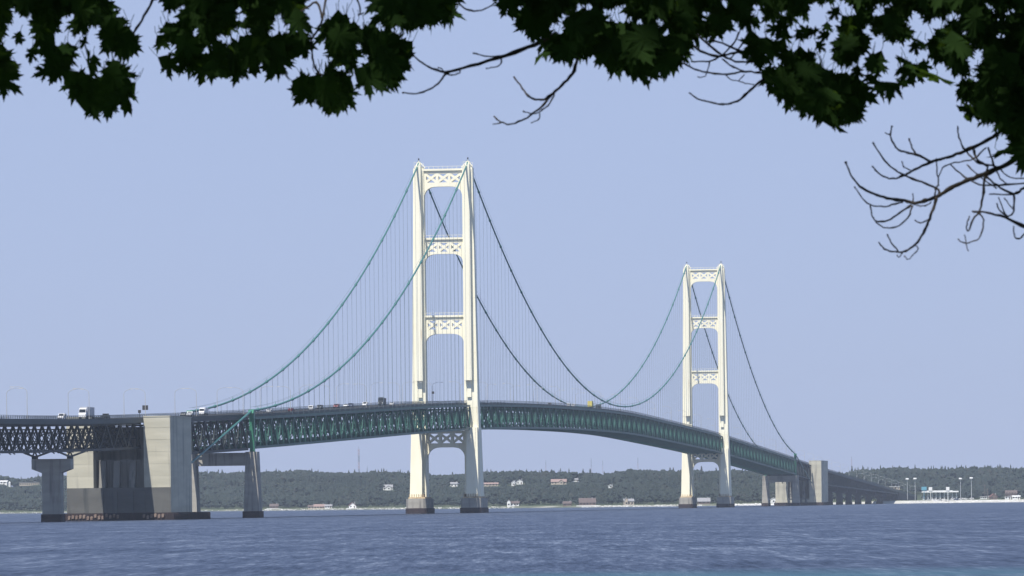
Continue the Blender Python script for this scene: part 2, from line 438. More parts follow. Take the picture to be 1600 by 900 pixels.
# --- stiffening trusses
def truss_span(s0, s1, npan, w, ztop, zbot, ch=.95, web=.62, verticals=True, mat='green', brace=True, name='truss'):
    x = MB(); o = None
    S = [s0+(s1-s0)*i/npan for i in range(npan+1)]
    for sg in (-1, 1):
        u = sg*w; t = MB()
        for i in range(npan):
            a, b_ = S[i], S[i+1]
            t.bar((u,a,ztop(a)), (u,b_,ztop(b_)), ch, ch)
            t.bar((u,a,zbot(a)), (u,b_,zbot(b_)), ch, ch)
            if i % 2 == 0: t.bar((u,a,zbot(a)), (u,b_,ztop(b_)), web, web)
            else: t.bar((u,a,ztop(a)), (u,b_,zbot(b_)), web, web)
        for i in range(npan+1):
            if verticals: t.bar((u,S[i],ztop(S[i])), (u,S[i],zbot(S[i])), web*.72, web*.9)
        o = t.build(name, M[mat], bridge)
    if brace:
        for i in range(npan+1):
            s = S[i]; zt, zb = ztop(s), zbot(s)
            x.bar((-w,s,zb), (w,s,zb), .4, .55)
            x.bar((-w,s,zt-1.4), (w,s,zt-1.4), .35, .35)
            n = 4; dw = 2*w/n
            # lattice floor beam and sway frame
            for j in range(n):
                ua, ub = -w+j*dw, -w+(j+1)*dw
                if j % 2 == 0: x.bar((ua,s,zb),(ub,s,zt-1.4),.28,.28)
                else: x.bar((ua,s,zt-1.4),(ub,s,zb),.28,.28)
            zm = (zt+zb)/2-1
            x.bar((-w,s,zm),(w,s,zm),.25,.25)
            if i < npan:
                b_ = S[i+1]
                x.bar((-w,s,zb),(w,b_,zbot(b_)),.35,.3); x.bar((w,s,zb),(-w,b_,zbot(b_)),.35,.3)
                for zz in (3.8, 7.4):            # longitudinal lattice in the middle plane
                    x.bar((-w/2,s,zt-zz),(-w/2,b_,ztop(b_)-zz-1.8 if i % 2 else ztop(b_)-zz+1.8),.26,.26)
                    x.bar((w/2,s,zt-zz),(w/2,b_,ztop(b_)-zz+1.8 if i % 2 else ztop(b_)-zz-1.8),.26,.26)
    if brace: x.build('cross_bracing', M[mat], o)
    return o
truss_span(-549+4, -4, 46, WC, ZT, ZB, name='stiffening_truss')
truss_span(4, 1154, 97, WC, ZT, ZB, name='stiffening_truss')
truss_span(1162, 1703, 46, WC, ZT, ZB, name='stiffening_truss')
truss_span(-690, -553, 12, WC-1.2, ZT, lambda s: RT(s)-14.2, mat='steel_dark', name='anchor_span_truss')
truss_span(1711, 1858, 12, WC-1.2, ZT, lambda s: RT(s)-14.0, mat='steel_dark', name='anchor_span_truss')
# south approach
AW = 5.9
def ZTa(s): return RT(s)-3.0
def ZBa(s): return RT(s)-11.4
for (a, b_, n) in ((-1110,-970,14),(-970,-830,14),(-830,-722,10)):
    truss_span(a, b_, n, AW, ZTa, ZBa, ch=.8, web=.62, verticals=False, mat='steel_dark', name='approach_truss')
def pier(s, top, cw, capw, d0=4.2, mat='concrete_grey'):
    p = MB()
    hw = cw/2
    p.prism([(-hw,2.5),(hw,2.5),(hw,top-4.6),(capw/2,top-3.3),(capw/2,top),(-capw/2,top),(-capw/2,top-3.3),(-hw,top-4.6)], 1, s-d0/2, s+d0/2)
    o = p.build('approach_pier', M[mat], bridge)
    f = MB(); f.box(-hw-.35, hw+.35, s-d0/2-.35, s+d0/2+.35, -3, 2.5); f.build('pier_foot', M['plinth'], o)
    return o
for s in (-1110,-970,-830):
    zb = ZBa(s)
    o = pier(s, zb-2.6, 6.2, 13.0, 4.6)
    h = MB()
    for sg in (-1, 1):
        u = sg*AW
        h.bar((u,s-22,zb),(u,s-3,zb-1.7),.5,.5); h.bar((u,s+22,zb),(u,s+3,zb-1.7),.5,.5)
        h.bar((u,s-3,zb-1.7),(u,s+3,zb-1.7),.5,.5); h.bar((u,s-3,zb-1.7),(u,s,zb),.4,.4); h.bar((u,s+3,zb-1.7),(u,s,zb),.4,.4)
        h.box(u-.8, u+.8, s-1.2, s+1.2, zb-2.6, zb-1.8)
    h.build('bearing', M['steel_dark'], o)
# north approach
def ZTn(s): return RT(s)-2.4
def ZBn(s): return RT(s)-min(14.0, max(4.2, (RT(s)-6.5)*.56))
NP = [1925,2048,2160,2267,2370,2477,2600,2742,2853,2910]
for a, b_ in zip(NP[:-1], NP[1:]):
    truss_span(a, b_, max(6, int((b_-a)/8)), AW+1.4, ZTn, ZBn, ch=1.1, web=.85, mat='steel_dark', name='approach_truss')
for s in NP[1:-1]:
    pier(s, ZBn(s)-.3, 5.4, 14.5, 4.6, 'abut')  # dark concrete on these piers: their shade is put into the colour
ab = MB()
ab.hexa([(-8.2,2893,-3),(8.2,2893,-3),(8.2,3160,-3),(-8.2,3160,-3)], [(-8.2,2893,RT(2893)-2.2),(8.2,2893,RT(2893)-2.2),(8.2,3160,RT(3160)-2.2),(-8.2,3160,RT(3160)-2.2)])
ab.build('abutment', M['abut'], bridge)

# --- roadway, fascia and railings
def deck(s0, s1, step, w):
    d = MB(); f = MB(); r = MB()
    n = max(1, int(round((s1-s0)/step))); S = [s0+(s1-s0)*i/n for i in range(n+1)]
    for a, b_ in zip(S[:-1], S[1:]):
        za, zb = ZR(a), ZR(b_)
        d.hexa([(-w,a,za-.35),(w,a,za-.35),(w,b_,zb-.35),(-w,b_,zb-.35)], [(-w,a,za),(w,a,za),(w,b_,zb),(-w,b_,zb)])
        for u in (-w*.75,-w*.25,w*.25,w*.75):
            f.bar((u,a,za-.9),(u,b_,zb-.9),.3,1.05)
        for sg in (-1, 1):
            u = sg*(w+.12)
            f.bar((u,a,za-.75),(u,b_,zb-.75),.2,1.7)
            for h, t in ((.38,.09),(.72,.09),(1.12,.13)):
                r.bar((u,a,za+h),(u,b_,zb+h),t,t)
            m = max(1, int((b_-a)/3.0))
            for j in range(m):
                s = a+(b_-a)*j/m; z = ZR(s)
                r.bar((u,s,z),(u,s,z+1.12),.12,.12)
        f.bar((-w,a,za-1.0),(w,a,za-1.0),.35,1.2)
    o = d.build('roadway_deck', M['asphalt'], bridge)
    f.build('fascia_girder', M['fascia'], o); r.build('railing', M['fascia'], o)
deck(-1250, -549, 12, 8.6)
deck(-549, 1707, 12, 10.4)
deck(1707, 2900, 12, 8.6)
deck(2900, 3160, 12, 8.2)

# --- cable bents (piers under the ends of the suspended spans)
def bent(s, sgn, ztop):
    p = MB()
    for sg in (-1, 1):
        u = sg*WC
        a, c_ = 2.9, 2.2
        p.hexa([(u-a,s-3.6,2.5),(u+a,s-3.6,2.5),(u+a,s+3.6,2.5),(u-a,s+3.6,2.5)], [(u-c_,s-2.6,ztop),(u+c_,s-2.6,ztop),(u+c_,s+2.6,ztop),(u-c_,s+2.6,ztop)])
    p.box(-WC+2.1, WC-2.1, s-2.0, s+2.0, ztop-5.2, ztop-.3)
    o = p.build('cable_bent_pier', M['concrete_grey'], bridge)
    f = MB(); g_ = MB()
    for sg in (-1, 1):
        u = sg*WC
        f.box(u-3.3, u+3.3, s-4.0, s+4.0, -3, 2.5)
        zt = main_cable_z(s)-.2
        g_.hexa([(u-.9,s-.7,ztop),(u+.9,s-.7,ztop),(u+.9,s+.9,ztop),(u-.9,s+.9,ztop)], [(u-.9,s-1.2,zt),(u+.9,s-1.2,zt),(u+.9,s+1.0,zt),(u-.9,s+1.0,zt)])
        g_.prism([(s-3,zt-.9),(s+1.4,zt-.9),(s+1.0,zt+.5),(s-1.4,zt+.5)], 0, u-1.0, u+1.0)
    f.build('pier_foot', M['plinth'], o); g_.build('cable_post', M['green_bright'], o)
bent(-549, 1, 25.0)
bent(1707, -1, 24.2)

# --- anchorages
def anchorage(sf, sb, W, top, dirn, name, band, ext):
    """sf is the water-side face towards the camera, sb the back"""
    p = MB()
    rec = 5.0 if dirn > 0 else 9.0; ui = 8.9
    zt = top
    p.box(-W, -ui, sf, sb, 2.6, zt); p.box(ui, W, sf, sb, 2.6, zt)
    w_ = MB()
    # body between the pylons, under and behind the trusses
    w_.box(-ui, ui, sf+rec, sb, 2.6, zt-14.6)
    w_.box(-ui, ui, sf+rec*2.4, sb, zt-14.6, zt-3.2)
    # ribs on the recessed wall
    for u in (-6.4, -1.4, 4.2):
        w_.hexa([(u-1.1,sf+2.0,band),(u+1.1,sf+2.0,band),(u+1.1,sf+rec,band),(u-1.1,sf+rec,band)], [(u-1.1,sf+rec-1.2,zt-15),(u+1.1,sf+rec-1.2,zt-15),(u+1.1,sf+rec,zt-15),(u-1.1,sf+rec,zt-15)])
    # pour lines: slightly proud lifts
    for z in np.arange(band+4.2, zt-2, 4.1):
        for (a, b_) in ((-W-.04, -ui+.04), (ui-.04, W+.04)):
            p.box(a, b_, sf-.04, sb+.04, z, z+.12)
    # cap kerb
    p.box(-W-.15, -ui+.3, sf-.15, sb+.15, zt, zt+.35); p.box(ui-.3, W+.15, sf-.15, sb+.15, zt, zt+.35)
    o = p.build('anchorage', M['concrete'], bridge); o['label'] = name
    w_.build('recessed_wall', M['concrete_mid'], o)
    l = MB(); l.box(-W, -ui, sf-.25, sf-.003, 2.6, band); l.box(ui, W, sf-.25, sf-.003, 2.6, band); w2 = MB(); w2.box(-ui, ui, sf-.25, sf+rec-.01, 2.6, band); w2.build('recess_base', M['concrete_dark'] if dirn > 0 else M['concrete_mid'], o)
    for u in (-6.4, -1.4, 4.2, 8.2):
        l.box(u-1.0, u+1.0, sf-.7, sf-.2, 2.6, band-1.2)
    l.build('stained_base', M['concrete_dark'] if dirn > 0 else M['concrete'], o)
    q = MB(); a0, a1 = sf-1.2, sb+ext
    q.box(-W-1.2, W+1.2, a0, a1, -3, 2.6)
    n = 70
    for i in range(n):
        u = -W-1.2+(2*W+2.4)*(i+.5)/n
        q.box(u-.09, u+.09, a0-.22, a0-.02, -3, 2.5)
    for i in range(40):
        s = a0+(a1-a0)*(i+.5)/40
        q.box(W+1.22, W+1.4, s-.09, s+.09, -3, 2.5)
    q.build('sheet_pile_footing', M['plinth'], o)
    if dirn > 0:
        r_ = MB(); rr = random.Random(3)
        for i in range(26):
            if 13 < i < 20: continue
            u = -W+1+i*1.32
            h = 1.3+rr.random()*.9
            r_.prism([(u-.4,h-1.1),(u+.35,h-1.0),(u+.5,h+.1),(u,h+.3),(u-.45,h)], 1, a0-.5, a0-.24)
        r_.build('fender', M['pile_light'], o)
    return o
anchorage(-730, -694, 18.3, 35.6, 1, 'near anchor block with a dark lower band', 11.3, 26)
anchorage(1862, 1926, 19.0, 36.6, -1, 'far anchor block at the right end of the cables', 6.0, 4)
# ------------------------------------------------------------------ street lamps on the bridge
def make_lamp():
    L = empty('street_lamp')
    p = MB(); p.tube([(0,0,0),(0,0,8.6),(-.35,0,9.3)], [.13,.09,.08], 6); po = p.build('pole', M['lamp_grey'], L)
    a = MB(); a.tube([(-.35,0,9.3),(-1.5,0,9.95),(-3.0,0,10.25),(-4.3,0,10.2)], [.08,.08,.07,.07], 6)
    ar = a.build('lamp_arm', M['lamp_grey'], L)
    h = MB(); h.hexa([(-5.5,-.17,10.02),(-4.2,-.17,10.02),(-4.2,.17,10.02),(-5.5,.17,10.02)], [(-5.3,-.14,10.3),(-4.2,-.12,10.22),(-4.2,.12,10.22),(-5.3,.14,10.2)])
    he = h.build('lamp_head', M['lamp_grey'], L)
    kids[L.name] = [po, ar, he]
    return L
ORD = ['first','second','third','fourth','fifth','sixth','seventh','eighth','ninth','tenth','eleventh','twelfth','thirteenth','fourteenth','fifteenth','sixteenth','seventeenth','eighteenth']
segs = [(-1300,-730,'leftwards from the near anchor block',-1),(-730,-549,'rightwards from the near anchor block',1),
        (-549,0,'right of the near cable bent',1),(0,1158,'past the near tower on the main span',1),
        (1158,1862,'past the far tower',1),(1862,3300,'past the far anchor block on the descending roadway',1)]
lamp0 = make_lamp()
first = True
ls = [s for s in np.arange(-1184, 3150, 88.0)]
for sg in (-1, 1):
    for (a, b_, txt, dr) in segs:
        lst = sorted([s for s in ls if a <= s < b_], key=lambda s: s*dr)
        for k, s in enumerate(lst):
            s2 = s+(20 if sg > 0 else -26)
            w = 8.35 if (s < -549 or s > 1707) else 10.1
            if 2890 < s: w = 7.9
            o = lamp0 if first else copy_tree(lamp0); first = False
            o.location = loc2w(sg*w, s2, ZR(s2)); o.rotation_euler = (0,0,-TH+(0 if sg > 0 else math.pi))
            side = 'near-side' if sg > 0 else 'far-side'
            tag(o, '%s street lamp %s, %s rail' % (ORD[k], txt, side), 'street lamp', 'street lamps along the bridge deck')

# ------------------------------------------------------------------ vehicles
def wheels(t, xs, w, r):
    for x in xs:
        for sg in (-1, 1):
            m_ = MB(); a, b_ = sorted((sg*w, sg*(w-.24)))
            m_.tube([(a,x,r),(b_,x,r)], r, 12); m_.build('wheel', M['tyre'], t)
def car(name, colour, label, cat, u, s, heading, kind='car'):
    """local +y is the way it drives"""
    t = empty(name, loc2w(u, s, ZR(s)+.0), -TH+(math.pi if heading < 0 else 0))
    tag(t, label, cat, 'vehicles crossing the bridge')
    body = MB(); gl = MB(); pm = paint(colour[0], colour[1])
    if kind == 'car':
        prof = [(-2.25,.35),(-2.3,.85),(-2.1,1.0),(-1.5,1.05),(-1.0,1.42),(.5,1.45),(1.15,1.02),(2.15,.88),(2.3,.6),(2.25,.35)]
        body.prism(prof, 0, -.88, .88)
        gl.hexa([(-.80,-1.42,1.08),(.80,-1.42,1.08),(.80,1.10,1.06),(-.80,1.10,1.06)], [(-.70,-.98,1.40),(.70,-.98,1.40),(.70,.52,1.43),(-.70,.52,1.43)])
        gl = MB(); gl.box(-.89,.89,-.95,.45,1.08,1.36); gl.hexa([(-.75,.62,1.40),(.75,.62,1.40),(.75,.55,1.44),(-.75,.55,1.44)],[(-.75,.62,1.41),(.75,.62,1.41),(.75,.55,1.45),(-.75,.55,1.45)])
        gl.add([(-.76,.56,1.43),(.76,.56,1.43),(.80,1.12,1.07),(-.80,1.12,1.07)],[(0,1,2,3)]); gl.add([(-.76,-1.04,1.41),(.76,-1.04,1.41),(.80,-1.44,1.12),(-.80,-1.44,1.12)],[(0,1,2,3)])
        wx, hw, hd = (-1.4,1.4), .9, (2.31,.7)
    elif kind in ('van','suv'):
        h = 2.0 if kind == 'van' else 1.8
        prof = [(-2.4,.4),(-2.45,1.0),(-2.3,h-.05),(-2.1,h),(.9,h),(1.5,1.15),(2.35,1.0),(2.45,.65),(2.4,.4)]
        body.prism(prof, 0, -.95, .95)
        gl.box(-.96,.96,-1.9,.8,1.15,h-.2)
        gl.add([(-.8,.98,h-.06),(.8,.98,h-.06),(.85,1.5,1.2),(-.85,1.5,1.2)],[(0,1,2,3)]); gl.box(-.75,.75,-2.43,-2.3,1.2,h-.25)
        wx, hw, hd = (-1.5,1.55), .97, (2.43,.85)
    elif kind == 'pickup':
        prof = [(-2.8,.45),(-2.8,1.1),(-.7,1.1),(-.55,1.8),(.75,1.8),(1.35,1.15),(2.65,1.05),(2.75,.7),(2.7,.45)]
        body.prism(prof, 0, -.97, .97)
        gl.box(-.98,.98,-.4,.65,1.2,1.66)
        gl.add([(-.8,.80,1.77),(.8,.80,1.77),(.85,1.33,1.2),(-.85,1.33,1.2)],[(0,1,2,3)]); gl.box(-.75,.75,-.66,-.55,1.2,1.65)
        wx, hw, hd = (-1.8,1.8), .98, (2.74,.85)
    body.build('body', pm, t); gl.build('window', M['glass'], t)
    wheels(t, wx, hw, .36)
    for sg in (-1, 1):
        l = MB(); l.box(sg*.62-.16, sg*.62+.16, hd[0]-.06, hd[0]+.03, hd[1]-.09, hd[1]+.1); l.build('headlight', M['white'], t)
    return t
def truck(colour, label, u, s, heading, box_col, L=12.5, H=3.9, bare=False):
    t = empty('lorry', loc2w(u, s, ZR(s)), -TH+(math.pi if heading < 0 else 0))
    tag(t, label, 'truck', 'vehicles crossing the bridge')
    cab = MB(); cab.prism([(L/2-2.3,.6),(L/2-2.3,3.1),(L/2-1.9,3.7),(L/2-.8,3.35),(L/2-.35,1.9),(L/2,1.7),(L/2+.05,.6)], 0, -1.2, 1.2); cab.build('cab', paint(*colour), t)
    g_ = MB(); g_.add([(-1.08,L/2-.74,3.25),(1.08,L/2-.74,3.25),(1.1,L/2-.38,2.15),(-1.1,L/2-.38,2.15)],[(0,1,2,3)]); g_.box(-1.22,1.22,L/2-1.7,L/2-.95,2.1,2.8); g_.build('windscreen', M['glass'], t)
    bx = MB(); bx.box(-1.27,1.27,-L/2,L/2-2.6,1.05,H)
    for y in np.arange(-L/2+.4, L/2-2.8, .9): bx.box(-1.3,1.3,y,y+.06,1.05,H)
    bx.build('cargo_box', paint(*box_col), t)
    ch = MB(); ch.box(-.5,.5,-L/2+.3,L/2-.6,.7,1.0); ch.build('chassis', M['trim_dark'], t)
    wheels(t, (-L/2+1.3,-L/2+2.5,L/2-3.4,L/2-1.0), 1.25, .5)
    for sg in (-1, 1):
        l = MB(); l.box(sg*.85-.2, sg*.85+.2, L/2+.0, L/2+.08, 1.0, 1.25); l.build('headlight', M['white'], t)
    return t
def s_at(px, u):        # where along the deck something seen at this bearing stands
    a, _ = ray(px, 640)
    return (FPX*(X1+u*math.cos(TH))-a*FPX*(D1-u*math.sin(TH)))/(a*FPX*math.cos(TH)-FPX*math.sin(TH))
WH = ('white_car_paint',(.78,.78,.78)); DKG = ('dark_grey_car_paint',(.04,.045,.05)); RED = ('maroon_car_paint',(.22,.03,.03)); SIL = ('silver_car_paint',(.45,.46,.48)); BLU = ('navy_car_paint',(.03,.05,.12)); YEL = ('yellow_truck_paint',(.60,.52,.14)); BRN=('brown_car_paint',(.25,.17,.13)); GRY=('grey_box_paint',(.5,.51,.53))
U1, U2, V1, V2 = -5.8, -2.2, 2.2, 5.8
car('van', WH, 'white van just left of the large white truck', 'van', U2, s_at(97,U2), -1, 'van')
truck(WH, 'large white truck with grey cargo box left of the near anchor block', U2, s_at(135,U2), -1, GRY, 13.5, 4.1)
car('pickup', DKG, 'dark pickup between the large white truck and the near anchor block', 'pickup', V1, s_at(165,V1), 1, 'pickup')
car('car', DKG, 'dark car just left of the white pickup right of the near anchor block', 'car', U2, s_at(287,U2), -1)
car('pickup', WH, 'white pickup just right of the near anchor block', 'pickup', V2, s_at(297,V2), 1, 'pickup')
truck(WH, 'small all-white truck between the near anchor block and the cable bent', U2, s_at(318,U2), -1, WH, 9.5, 3.9).scale = (.8,.8,.74)
car('car', WH, 'white car nearest the foot of the near cable', 'car', V2, s_at(421,V2), 1)
car('car', RED, 'low maroon car alone on the near side span, second right of the cable foot', 'car', V2, s_at(455,V2), 1)
car('van', WH, 'white van close in front of a dark sport utility vehicle on the near side span', 'van', V2, s_at(487,V2), 1, 'van')
car('suv', DKG, 'dark sport utility vehicle just right of the white van on the near side span', 'car', U2, s_at(500,U2), -1, 'suv')
car('suv', RED, 'maroon sport utility vehicle in the middle of the near side span', 'car', U2, s_at(526,U2), -1, 'suv')
car('car', SIL, 'silver car tucked behind a navy sport utility vehicle', 'car', U1, s_at(541,U1), -1)
car('suv', BLU, 'navy sport utility vehicle in front of the silver car', 'car', U2, s_at(548,U2), -1, 'suv')
car('van', WH, 'white van midway between navy and black vehicles left of the near tower', 'van', U2, s_at(571,U2), -1, 'van')
truck(DKG, 'dark truck left of the near tower', U2, s_at(597,U2), -1, DKG, 8.0, 3.4)
car('car', WH, 'white car closest to the near tower', 'car', V2, s_at(613,V2), 1)
car('van', BRN, 'brown van on the main span, leftmost vehicle there', 'van', U2, s_at(859,U2), -1, 'van')
car('van', WH, 'white van on the main span, left one of two', 'van', V2, s_at(889,V2), 1, 'van')
car('pickup', WH, 'white pickup on the main span right behind a white van', 'pickup', V2, s_at(896,V2), 1, 'pickup')
truck(YEL, 'bright yellow truck at the middle of the main span', V2, s_at(923,V2), 1, YEL, 8.0, 4.3)
truck(DKG, 'dark truck right of the yellow truck on the main span', U2, s_at(935,U2), -1, DKG, 9.0, 4.2)
# dark sign boards on the near anchor block
def sign(px, u, w, h, zc, label, name='sign_board'):
    s = s_at(px, u)
    t = empty(name, loc2w(u, s, ZR(s)), -TH); tag(t, label, 'sign')
    p = MB(); p.box(-.07,.07,-.07,.07,0,zc); p.build('post', M['trim_dark'], t)
    q = MB(); q.box(-w/2,w/2,-.16,-.08,zc-h/2,zc+h/2); q.box(-w/2-.06,w/2+.06,-.08,-.03,zc-h/2-.06,zc+h/2+.06); q.build('panel', M['trim_dark'], t)
sign(227, 8.3, 1.9, 1.5, 3.6, 'square dark sign board standing at the corner of the near anchor block')
sign(218, 8.3, .9, .9, 2.3, 'small dark sign just left of the square sign on the near anchor block')
sign(638+39, 10.0, 1.0, 1.0, 5.2, 'small dark twin sign on a tall post between the near tower legs')

# ------------------------------------------------------------------ land, water, sky
def y_shore(X):
    return float(np.interp(X, [-3000,-900,-350,-120,60,230,330,420,700,3000], [6100,5650,5560,5300,5080,5120,5240,5420,5380,5600]))
TOPS = [(-400,738),(0,742),(15,748),(40,744),(60,742),(110,741),(330,738),(400,737),(470,734),(500,737),(550,738),(580,735),(640,738),(690,742),(720,740),(760,736),(800,735),(830,737),(870,736),(910,738),(945,739),(980,733),(1000,733),(1050,735),(1070,735),(1150,734),(1190,736),(1290,739),(1320,738),(1345,733),(1400,730),(1460,732),(1500,730),(1550,729),(1600,732),(2000,734)]
RB = 900.0
def ridge_h(X, Y):
    px = 800+X/Y*FPX
    y = float(np.interp(px, [a for a, _ in TOPS], [b_ for _, b_ in TOPS]))
    hz = YH-ROLL*(px-800)
    return (hz-y)/FPX*Y+EYE
def terr(X, Y):
    d = Y-y_shore(X)
    if d < 0: return -3.0+max(-1, d/200)
    flat = float(np.interp(X, [-3000,240,380,460,700,3000], [70,70,260,420,330,330]))
    yr = y_shore(X)+RB
    top = ridge_h(X, yr)-11.0
    bh = float(np.interp(X, [300,380], [1.9,3.0]))
    base = (bh+min(3.2-bh,(d-30)*.02)) if d > 30 else -.5+(bh+.5)*(d/30)
    if d < flat: z = base
    else:
        t = min(1.0, (d-flat)/(RB-flat)); t2 = t*t*(3-2*t)*.45+t*.55
        z = base+(top-3.2)*t2
    z += 2.0*noise.noise(Vector((X*.006, Y*.006, 2)))*min(1, max(0, (d-flat)/200))
    if d > RB: z -= (d-RB)*.02
    return z
mb_v = []; gx = np.concatenate([np.linspace(-3200,-900,16)[:-1], np.linspace(-900,1000,130), np.linspace(1000,3200,16)[1:]])
gd = np.concatenate([[-200,-40], np.linspace(0,120,14)[:], np.linspace(150,1100,34), [1300,1700,2200]])
V_ = []; F_ = []
for X in gx:
    for d in gd:
        Y = y_shore(X)+d
        V_.append((X, Y, terr(X, Y)))
nd = len(gd)
for i in range(len(gx)-1):
    for j in range(nd-1):
        a = i*nd+j; F_.append((a, a+nd, a+nd+1, a+1))
me = bpy.data.meshes.new('hillside'); me.from_pydata(V_, [], F_); me.update(); me.shade_smooth()
me.materials.append(M['ground']); me.materials.append(M['sand']); me.materials.append(M['lawn']); me.materials.append(M['shingle'])
for k, p_ in enumerate(me.polygons):
    j = k % (nd-1); cxy = p_.center
    d = cxy[1]-y_shore(cxy[0])
    if d < 26: p_.material_index = 1 if cxy[0] < 215 else 3
    elif d < (60 if cxy[0] < 250 else 420): p_.material_index = 2
tag(link('hillside', me), kind='structure')
wv = MB(); wv.add([(-9000,20,0),(9000,20,0),(9000,7900,0),(-9000,7900,0)], [(0,1,2,3)])
tag(wv.build('water', M['water']), kind='structure')
# near bank under the camera
nb_v = []; nb_f = []
xs = np.linspace(-60,60,31); ys = np.linspace(-40,42,24)
for X in xs:
    for Y in ys:
        z = 2.75 if Y < 24 else 2.75-(Y-24)*.22
        z += .12*noise.noise(Vector((X*.2,Y*.2,0)))
        nb_v.append((X,Y,z))
for i in range(30):
    for j in range(23):
        a = i*24+j; nb_f.append((a,a+24,a+25,a+1))
me = bpy.data.meshes.new('bank'); me.from_pydata(nb_v, [], nb_f); me.update(); me.materials.append(M['lawn'])
tag(link('grassy_bank', me), kind='structure')

# --- houses and other small things on the far shore
def find_on_hill(px, py, dmin=5, dmax=900):
    a, b_ = ray(px, py)
    best = None
    for d in np.arange(dmin, dmax, 4.0):
        Y = None
        # iterate because the shore depends on X
        Y = y_shore(a*5500)+d; X = a*Y; Y = y_shore(X)+d; X = a*Y
        z = terr(X, Y); q = proj((X, Y, z))[1]
        if q <= py:
            return Vector((X, Y, z))
        best = Vector((X, Y, z))
    return best
clear = []
def house(px, py, w, dep, h, roof, wall, rmat, label, gable='x', wing=None, name='house', lift=0, dmin=5, dmax=900, cat='house', deck_=False, nwin=3, storeys=1):
    p = find_on_hill(px, py, dmin, dmax)
    w *= .78; h *= .8; roof *= .85
    if wing: wing = (wing[0]*.82, wing[1]*.82)+tuple(wing[2:])
    t = empty(name, (p.x, p.y, p.z+lift), rnd.uniform(-.15,.15)); tag(t, label, cat)
    clear.append((p.x, p.y, w/2+2, p.z+lift))
    def block(x0, x1, y0, y1, hh, rh, gab):
        m_ = MB(); m_.box(x0,x1,y0,y1,-2,hh)
        if gab == 'y':
            m_.prism([(x0,hh),(x1,hh),((x0+x1)/2,hh+rh)], 1, y0+.02, y1-.02)
        m_.build('wall', M[wall], t)
        r_ = MB(); e = .5
        if gab == 'x':
            ym = (y0+y1)/2
            r_.hexa([(x0-e,y0-e,hh-.1),(x1+e,y0-e,hh-.1),(x1+e,ym,hh+rh),(x0-e,ym,hh+rh)],[(x0-e,y0-e,hh+.15),(x1+e,y0-e,hh+.15),(x1+e,ym,hh+rh+.25),(x0-e,ym,hh+rh+.25)])
            r_.hexa([(x0-e,ym,hh+rh),(x1+e,ym,hh+rh),(x1+e,y1+e,hh-.1),(x0-e,y1+e,hh-.1)],[(x0-e,ym,hh+rh+.25),(x1+e,ym,hh+rh+.25),(x1+e,y1+e,hh+.15),(x0-e,y1+e,hh+.15)])
        elif gab == 'y':
            xm = (x0+x1)/2
            r_.hexa([(x0-e,y0-e,hh-.1),(xm,y0-e,hh+rh),(xm,y1+e,hh+rh),(x0-e,y1+e,hh-.1)],[(x0-e,y0-e,hh+.2),(xm,y0-e,hh+rh+.3),(xm,y1+e,hh+rh+.3),(x0-e,y1+e,hh+.2)])
            r_.hexa([(xm,y0-e,hh+rh),(x1+e,y0-e,hh-.1),(x1+e,y1+e,hh-.1),(xm,y1+e,hh+rh)],[(xm,y0-e,hh+rh+.3),(x1+e,y0-e,hh+.2),(x1+e,y1+e,hh+.2),(xm,y1+e,hh+rh+.3)])
        else:
            r_.box(x0-e,x1+e,y0-e,y1+e,hh+.002,hh+.4)
        r_.build('roof', M[rmat], t)
    block(-w/2, w/2, 0, dep, h, roof, gable)
    if wing: block(wing[0], wing[1], -wing[2], -.01, wing[3], wing[4], wing[5])
    for st in range(storeys):
        for k in range(nwin):
            x = -w/2+w*(k+.5)/nwin
            if wing and wing[0]-1 < x < wing[1]+1: continue
            m_ = MB(); m_.box(x-.7,x+.7,-.08,.05,1.1+st*2.8,2.4+st*2.8); m_.build('window', M['glass'], t)
    if wing:
        x = (wing[0]+wing[1])/2
        m_ = MB(); m_.box(x-.8,x+.8,-wing[2]-.08,-wing[2]+.05,1.1,2.5); m_.build('window', M['glass'], t)
    m_ = MB(); m_.box(w*.2,w*.2+.9,-.1 if not wing else -.1,.05,0,2.1); m_.build('door', M['wall_brown'], t)
    m_ = MB(); m_.box(w*.28,w*.28+.8,dep*.45,dep*.45+.8,h,h+roof+1.0); m_.build('chimney', M['roof_grey'], t)
    if deck_:
        m_ = MB(); m_.box(-w/2-3,w/2+4,-4,-.2,-.6,.35); m_.build('terrace', M['white'], t)
    return t
H = house
H(606,766,13,8,3.6,3.6,'white','roof_grey','white hillside house with grey roof left of the near tower',wing=(-1,4,3,3.2,1.6,'y'),storeys=1)
H(709,761,10,7,4.2,2.2,'white','roof_grey','white house seen between the legs of the near tower','x',nwin=2)
H(766,760,22,7,3.0,1.8,'wall_tan','roof_pink','long low house with pale red roof right of the near tower','x',nwin=5)
H(802,759,5,5,4.0,2.2,'white','white','tiny white gabled cottage, left of two white hillside buildings','y',nwin=1)
H(812,757,9,6,4.2,2.6,'white','roof_grey','white gabled house, right of two white hillside buildings','y',nwin=2)
H(873,757,21,9,3.4,3.4,'wall_tan','roof_pink','large hillside house with pale red roof above the shore',wing=(1,6,3,3.0,2.0,'y'),nwin=5)
H(900,753,6,5,3.0,1.6,'white','roof_grey','small white cottage high on the hill right of the large pink-roofed house','x',nwin=2)
H(954,763,6,6,3.0,1.6,'white','white','small white cottage at the end of the hillside track','y',nwin=1)
H(665,760,6,5,2.6,1.4,'wall_tan','roof_grey','small tan cottage beside the left leg of the near tower','x',nwin=2)
H(428,795,11,7,3.0,2.8,'wall_brown','roof_brown','brown shore cottage just right of the cable bent column','x',wing=None,dmax=60,deck_=True)
H(486,795.5,8,6,2.8,2.0,'wall_tan','roof_brown','tan shore cottage, leftmost of the row of low cottages','x',dmax=60,nwin=2)
